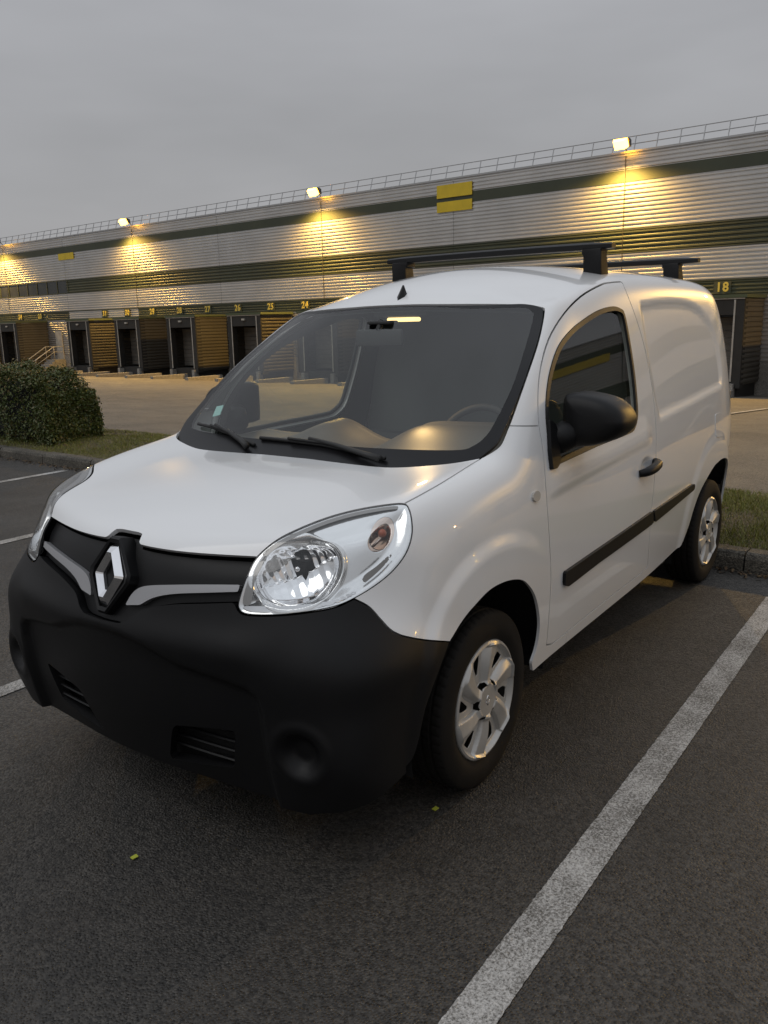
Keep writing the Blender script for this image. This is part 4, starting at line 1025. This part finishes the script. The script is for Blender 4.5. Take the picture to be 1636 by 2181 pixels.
def wheel(loc, flip, steer=0.0):
    w = empty('wheel', loc, van); w.rotation_euler = (0, 0, (math.pi if flip else 0)+steer)
    me = bpy.data.meshes.get('tyre') 
    if me is None:
        me = bpy.data.meshes.new('tyre'); me.from_pydata([tuple(v) for v in TV], [], TF); me.update(); me.materials.append(MATS['tyre_rubber'])
        me.polygons.foreach_set('use_smooth', np.ones(len(me.polygons), bool)); me.set_sharp_from_angle(angle=R(35))
    o = bpy.data.objects.new('tyre', me); COL.objects.link(o); o.parent = w
    me = bpy.data.meshes.get('wheel_cover')
    if me is None:
        V, _, T = CAPM; me = bpy.data.meshes.new('wheel_cover'); me.from_pydata([tuple(v) for v in V], [], [tuple(map(int, t)) for t in T]); me.update()
        me.materials.append(MATS['hubcap_silver']); me.polygons.foreach_set('use_smooth', np.ones(len(me.polygons), bool)); me.set_sharp_from_angle(angle=R(22))
        sol = None
    o = bpy.data.objects.new('wheel_cover', me); COL.objects.link(o); o.parent = w; o.location = (0, .088, 0); o.scale = (1.035, 1, 1.035)
    so = o.modifiers.new('thick', 'SOLIDIFY'); so.thickness = .0035; so.offset = -1
    me = bpy.data.meshes.get('rim')
    if me is None:
        V, F = lathe([(.0, .030), (.06, .034), (.075, .028), (.10, .046), (.13, .040), (.165, .030), (.178, .035), (.180, .068), (.196, .075), (.198, .072), (.198, -.07), (.0, -.07)], 64)
        me = bpy.data.meshes.new('rim'); me.from_pydata(V, [], F); me.update(); me.materials.append(MATS['steel_dark'])
        me.polygons.foreach_set('use_smooth', np.ones(len(me.polygons), bool)); me.set_sharp_from_angle(angle=R(40))
    o = bpy.data.objects.new('rim', me); COL.objects.link(o); o.parent = w
    # diamond badge in the middle of the cover
    me = bpy.data.meshes.get('cover_badge')
    if me is None:
        mb = MB(); 
        for a, b in (((0, .017), (-.0125, 0)), ((-.0125, 0), (0, -.017)), ((0, -.017), (.0125, 0)), ((.0125, 0), (0, .017))):
            mb.tube([(a[0], .0925, a[1]), (b[0], .0925, b[1])], .0026, 6)
        o2 = mb.build('cover_badge', 'chrome', w, smooth=True); me = o2.data
    else:
        o2 = bpy.data.objects.new('cover_badge', me); COL.objects.link(o2); o2.parent = w
    return w
WB = 2.697
wheel((0, .762, .305), False, R(1)); wheel((0, -.762, .305), True, R(1)); wheel((-WB, .762, .305), False); wheel((-WB, -.762, .305), True)
# wheel housings and the dark underside
for s in (1, -1):
    for xc, ax in ((-.0, .46), (-2.66, .58)):
        V = []; F = []; n = 24
        for i in range(n+1):
            a = math.pi*(1.12 if xc > -1 else .93)*i/n-math.pi*.06; x = xc+ax*math.cos(a); z = .33+.425*math.sin(a)
            if xc > -1 and math.cos(a) > 0: x = xc+(ax+.02)*math.cos(a)
            k = np.argmin((GRID[..., 0]-x)**2+(GRID[..., 2]-max(z, .28))**2+10*(GRID[..., 1] < .5)); yo = GRID.reshape(-1, 3)[k, 1]-.016
            V += [(x, .45*s, z), (x, yo*s, z)]
        for i in range(n): F.append((2*i, 2*i+1, 2*i+3, 2*i+2))
        F.append(tuple(2*i for i in range(n+1)))
        pydata('wheel_housing', V, F, 'liner', van)
mb = MB(); mb.box((-3.28, -.70, .215), (.66, .70, .25)); mb.box((-2.05, -.80, .27), (-.45, .80, .33)); mb.build('underbody', 'liner', van)
mb = MB(); mb.box((.02, -.55, .150), (.66, .55, .214)); mb.build('nose_light_block', 'liner', van)  # added box, blocks lamplight reaching the ground under the nose
mb = MB(); mb.box((.55, -.60, .24), (.60, .60, .90)); mb.build('front_carrier', 'liner', van)

# ---- cabin: dashboard, steering wheel, bulkhead, seats, mirror
nx, ny = 34, 90
V = []; F = []
for i in range(nx):
    for j in range(ny):
        y = -.74+1.48*j/(ny-1); t = i/(nx-1); wsx = -.03-.22*abs(y)**2.2
        if t < .72:
            x = wsx-.03-t/.72*.50; z = 1.055+.02*t
            k = sstep(.12, .62, t)
            z += k*(.098*math.exp(-((y-.46)/.285)**6)+.088*math.exp(-((y+.17)/.17)**2)-.012)
        else:
            tt = (t-.72)/.28; x = wsx-.53-.05*math.sin(tt*math.pi*.5)
            z = 1.075+(.098*math.exp(-((y-.46)/.285)**6)+.088*math.exp(-((y+.17)/.17)**2)-.012)-.45*tt**1.5
        V.append((x, y, z))
for i in range(nx-1):
    for j in range(ny-1): F.append((i*ny+j, i*ny+j+1, (i+1)*ny+j+1, (i+1)*ny+j))
dash = pydata('dashboard', V, F, 'dash', van, smooth=True)
mb = MB(); c = Vector((-.74, .385, 1.03)); tilt = Matrix.Rotation(R(-28), 3, 'Y')
pts = [c+tilt @ Vector((0, .185*math.cos(a), .185*math.sin(a))) for a in np.linspace(0, 2*math.pi, 40, endpoint=False)]
mb.tube(pts, .016, 10, closed=True)
for a in (R(0), R(180), R(250), R(290)):
    mb.tube([c, c+tilt @ Vector((0, .18*math.cos(a), .18*math.sin(a)))], .014, 8)
mb.build('steering_wheel', 'trim_dark', van, smooth=True)
mb = MB(); mb.prism([(-.80,.35),(.80,.35),(.80,.95),(.745,1.25),(.66,1.60),(.60,1.70),(.35,1.745),(-.35,1.745),(-.60,1.70),(-.66,1.60),(-.745,1.25),(-.80,.95)], -1.60, -1.57, lambda p: (p[2], p[0], p[1])); mb.build('bulkhead', 'trim_grey', van)
for y in (-.38, .38):
    mb = MB(); mb.box((-1.12, y-.24, .62), (-.66, y+.24, .76), .05)
    mb.box((-1.18, y-.23, .62), (-1.05, y+.23, 1.02), .05, Matrix.Rotation(R(-12), 3, 'Y'))
    mb.build('seat', 'trim_dark', van, auto=40)
mb = MB(); mb.box((-.62, -.12, 1.455), (-.595, .12, 1.525), .012); mb.tube([(-.60, 0, 1.52), (-.625, 0, 1.56)], .012, 8); mb.box((-.665, -.06, 1.545), (-.60, .06, 1.56), .006)
mb.build('interior_mirror', 'trim_dark', van, auto=40)

# added glowing plate imitates a windscreen reflection; added spot warms the dashboard
mb = MB(); mb.box((-.88, -.14, 1.572), (-.745, .15, 1.64), .02); mb.build('overhead_console', 'trim_dark', van, auto=40)
mb = MB(); cl = Vector((-.78, .008, 1.563)); mb.box(cl-Vector((.025, .075, .009)), cl+Vector((.025, .075, .009)), .007); glint_o = mb.build('screen_glint', 'glint_glow', van, auto=40)
ld = bpy.data.lights.new('dash_fill_light', 'SPOT'); ld.spot_size = R(110); ld.spot_blend = .8; ld.energy = 9; ld.color = (1.0, .62, .25); ld.shadow_soft_size = .03
lo = bpy.data.objects.new('dash_fill_light', ld); COL.objects.link(lo); lo.parent = glint_o; lo.location = cl-Vector((0, 0, .03)); lo.rotation_euler = Vector((.36, .16, -.5)).to_track_quat('-Z', 'Y').to_euler()
# ---- wipers (traced on the screen's surface)
P1 = [(558,937),(620,943),(690,952),(760,967),(823,981)]
def mixed(px):
    out = []
    for p in px:
        c2 = [q for q in (cast([p], True)[0], cast_m([p], True)[0]) if q is not None]
        out.append(min(c2, key=lambda q: np.linalg.norm(q-CAM_P)))
    return out
def wip(blade, arm):
    n = np.array([.62, 0, .78]); b = [Vector(p+n*.012) for p in mixed(blade)]; a = [Vector(p+n*.026) for p in mixed(arm)]
    mb = MB(); mb.tube(b, .0075, 8); mb.tube([p+Vector(n)*.012 for p in b[1:-1]], .006, 6); mb.tube(a, [.007+.006*i/(len(a)-1) for i in range(len(a))], 8)
    mb.build('wiper', 'black_rubber', van, smooth=True)
wip(P1, [(665,944),(720,958),(775,976),(815,988)])
wip([(426,907),(455,914),(500,931),(545,952)], [(466,914),(495,930),(520,948),(532,960)])
# inspection sticker behind the screen
sk = [Vector(p)+Vector((-.006, 0, -.008)) for p in mixed([(450,884),(459,862),(474,859),(466,880)])]
mb = MB(); A = [mb.bm.verts.new(p) for p in sk]; B_ = [mb.bm.verts.new(p-Vector((.001, 0, .001))) for p in sk]
mb.bm.faces.new(A); mb.bm.faces.new(B_[::-1])
for i in range(4): mb.bm.faces.new((A[i], B_[i], B_[(i+1) % 4], A[(i+1) % 4]))
mb.build('screen_sticker', 'sticker', ws_o)

# ---- door mirrors
MX = -.63
out_px = [(1206.5,859),(1209,842),(1217,836.5),(1244,835),(1279,842),(1306,852.5),(1327,870),(1339,892),(1340,906),(1332,921),(1313,935),(1290,943),(1265,949),(1230.6,952),(1212,951),(1206,938)]
OUT = np.array([hit(p, 0, MX) for p in cr(out_px, 4, True)])[:, 1:]
cen = OUT.mean(0); mo = MX+.42
for s, par in zip((1, -1), doors):
    mr = empty('door_mirror', (0, 0, 0), van)
    V = []; F = []; n = len(OUT)
    for sc, x in ((.80, -.545), (.93, -.53), (.985, -.49), (1.0, -.45), (.992, -.415), (.965, -.388), (.90, -.367), (.74, -.352), (.48, -.345), (.2, -.342)):
        for p in OUT:
            q = cen+(p-cen)*sc; V.append((x+mo, q[0]*s, q[1]))
    for k in range(9):
        for i in range(n): F.append((k*n+i, k*n+(i+1) % n, (k+1)*n+(i+1) % n, (k+1)*n+i))
    F.append(tuple(range(9*n, 10*n)))
    if s > 0: F = [f[::-1] for f in F]
    h_ = pydata('mirror_housing', V, F, 'black_plastic', mr, smooth=True)
    mb = MB(); mb.bm.faces.new([mb.bm.verts.new((-.535+mo, (cen+(p-cen)*.86)[0]*s, (cen+(p-cen)*.86)[1])) for p in OUT]); mb.build('mirror_glass', 'chrome', mr)
    mb = MB(); mb.tube([(-.535, .80*s, 1.105), (-.575, .85*s, 1.125), (-.63, .91*s, 1.165)], [.056, .056, .052], 14, flat=1.0); mb.build('mirror_stalk', 'black_plastic', mr, smooth=True)

# ---- door handles
hp = cast([(1355,1007), (1372,992), (1390,981)])
for s, par in zip((1, -1), doors):
    h3 = [Vector((p[0], p[1]*s, p[2])) for p in cr([(-1.335,.884,.868), (-1.36,.912,.876), (-1.43,.922,.885), (-1.50,.914,.893), (-1.535,.886,.897)], 5)]
    mb = MB(); mb.tube(h3, [.016+.006*math.sin(math.pi*i/(len(h3)-1)) for i in range(len(h3))], 12); mb.build('door_handle', 'black_plastic', par, smooth=True)

# ---- roof bars
def roof_bar(x, zt, yl, yr, name='roof_bar'):
    mb = MB(); n = 14; prof = [(-.036, -.012), (-.034, .006), (-.018, .015), (0, .017), (.018, .015), (.034, .006), (.036, -.012), (.030, -.018), (-.030, -.018)]
    ys = np.linspace(yl, yr, n); rings = []
    for y in ys:
        k = min(1, .72+.28*min((yl-y)/.04, (y-yr)/.04))
        rings.append([mb.bm.verts.new((x+a*k, y, zt-.004*(y/.63)**2+b*k)) for a, b in prof])
    for A, B in zip(rings[:-1], rings[1:]):
        for i in range(len(prof)): mb.bm.faces.new((A[i], A[(i+1) % len(prof)], B[(i+1) % len(prof)], B[i]))
    mb.bm.faces.new(rings[0][::-1]); mb.bm.faces.new(rings[-1])
    b = mb.build(name, 'black_plastic', van, auto=35)
    for s in (1, -1):
        zr = None; GV = GRID.reshape(-1, 3); i = ((GV[:, 0]-x)**2+(GV[:, 1]-.548)**2+100*(GV[:, 2] < 1.5)).argmin(); zr = GV[i, 2]
        poly = [(.492, zt-.015), (.492, zt-.040), (.508, zt-.046), (.500, zr+.010), (.503, zr-.012), (.590, zr-.030), (.594, zr-.005), (.583, zt-.035), (.590, zt-.015)]
        mb = MB(); mb.prism([(p[0]*s, p[1]) for p in poly], x-.04, x+.04, lambda p: (p[2], p[0], p[1]), .006); mb.build('bar_foot', 'black_plastic', b, auto=40)
roof_bar(-1.59, 1.880, .632, -.632); roof_bar(-2.76, 1.862, .69, -.69)
# ---- aerial
mb = MB(); r0 = [(-.735, 0), (-.775, .028), (-.80, .022), (-.80, -.022), (-.775, -.028)]
base = [mb.bm.verts.new((a, b, 1.655+(.0 if i == 0 else (-.735-a)*.45))) for i, (a, b) in enumerate([(-.735, 0), (-.765, .026), (-.80, .020), (-.80, -.020), (-.765, -.026)])]
ap = [mb.bm.verts.new((-.792+a*.0, b, 1.708)) for a, b in ((0, .004), (0, -.004))]
for v in base: v.co.z -= .03
mb.bm.faces.new((base[0], base[1], ap[0])); mb.bm.faces.new((base[1], base[2], ap[0])); mb.bm.faces.new((base[2], base[3], ap[1], ap[0])); mb.bm.faces.new((base[3], base[4], ap[1])); mb.bm.faces.new((base[4], base[0], ap[1])); mb.bm.faces.new((base[0], ap[0], ap[1]))
mb.build('roof_aerial', 'black_plastic', van)

# ---- badge on the grille: faceted diamond in a black surround
tl = R(19)
def nose(p):                               # local (right, up, out) -> van, leaning back with the nose
    yy, up, out = p; return (.806+out*math.cos(tl)-up*math.sin(tl), yy, .820+up*math.cos(tl)+out*math.sin(tl))
def ring_mesh(mb, loops):
    L = [[mb.bm.verts.new(nose(q)) for q in lp] for lp in loops]
    for A, B in zip(L[:-1], L[1:]):
        n = len(A)
        for i in range(n): mb.bm.faces.new((A[i], A[(i+1) % n], B[(i+1) % n], B[i]))
    return L
dm = lambda w, h, o: [(0, h, o), (-w, 0, o), (0, -h, o), (w, 0, o)]
def hexd(w, h, o, t=.022): return [(t, h, o), (-t, h, o), (-w, .012, o), (-w, -.012, o), (-t*.8, -h, o), (t*.8, -h, o), (w, -.012, o), (w, .012, o)]
mb = MB(); L = ring_mesh(mb, [hexd(.100, .122, -.035), hexd(.096, .118, .012), hexd(.088, .110, .020), hexd(.076, .098, .016), hexd(.074, .096, .004)]); mb.bm.faces.new(L[-1]); mb.build('badge_surround', 'black_plastic', van, auto=30)
mb = MB()
A = [(.016, .090, 0), (-.016, .090, 0), (-.064, .004, 0), (-.064, -.004, 0), (-.016, -.090, 0), (.016, -.090, 0), (.064, -.004, 0), (.064, .004, 0)]
def lift(lp, k, o): return [(a*k, b*k, o) for a, b, _ in lp]
inner = [(.004, .046, 0), (-.004, .046, 0), (-.026, .002, 0), (-.026, -.002, 0), (-.004, -.046, 0), (.004, -.046, 0), (.026, -.002, 0), (.026, .002, 0)]
midl = [(.010, .068, 0), (-.010, .068, 0), (-.045, .003, 0), (-.045, -.003, 0), (-.010, -.068, 0), (.010, -.068, 0), (.045, -.003, 0), (.045, .003, 0)]
L = ring_mesh(mb, [lift(A, 1, .004), lift(A, 1, .012), lift(midl, 1, .030), lift(inner, 1, .016), lift(inner, .96, .006)])
mb.build('badge', 'chrome', van)
# ---- louvres inside the lower intakes
ixp = np.polyfit(intake[:, 1]**2, intake[:, 0], 1)
iy0, iy1, iz0, iz1 = intake[:, 1].min(), intake[:, 1].max(), intake[:, 2].min(), intake[:, 2].max()
for s in (1, -1):
    for k in range(1, 5):
        z = iz0+.012+(iz1-iz0-.02)*(k+.5)/5; mb = MB(); P = []
        for i in range(9):
            y = iy0-.004+(iy1-iy0+.008)*i/8; P.append((ixp[0]*y*y+ixp[1]-.026, y*s, z))
        mb.tube(P, .008, 6, flat=.5); mb.build('intake_louvre', 'black_plastic', van)
    mb = MB(); mb.box((.58, min((iy0-.05)*s, (iy1+.05)*s), iz0-.05), (.70, max((iy0-.05)*s, (iy1+.05)*s), iz1+.05)); mb.build('intake_back', 'liner', van)
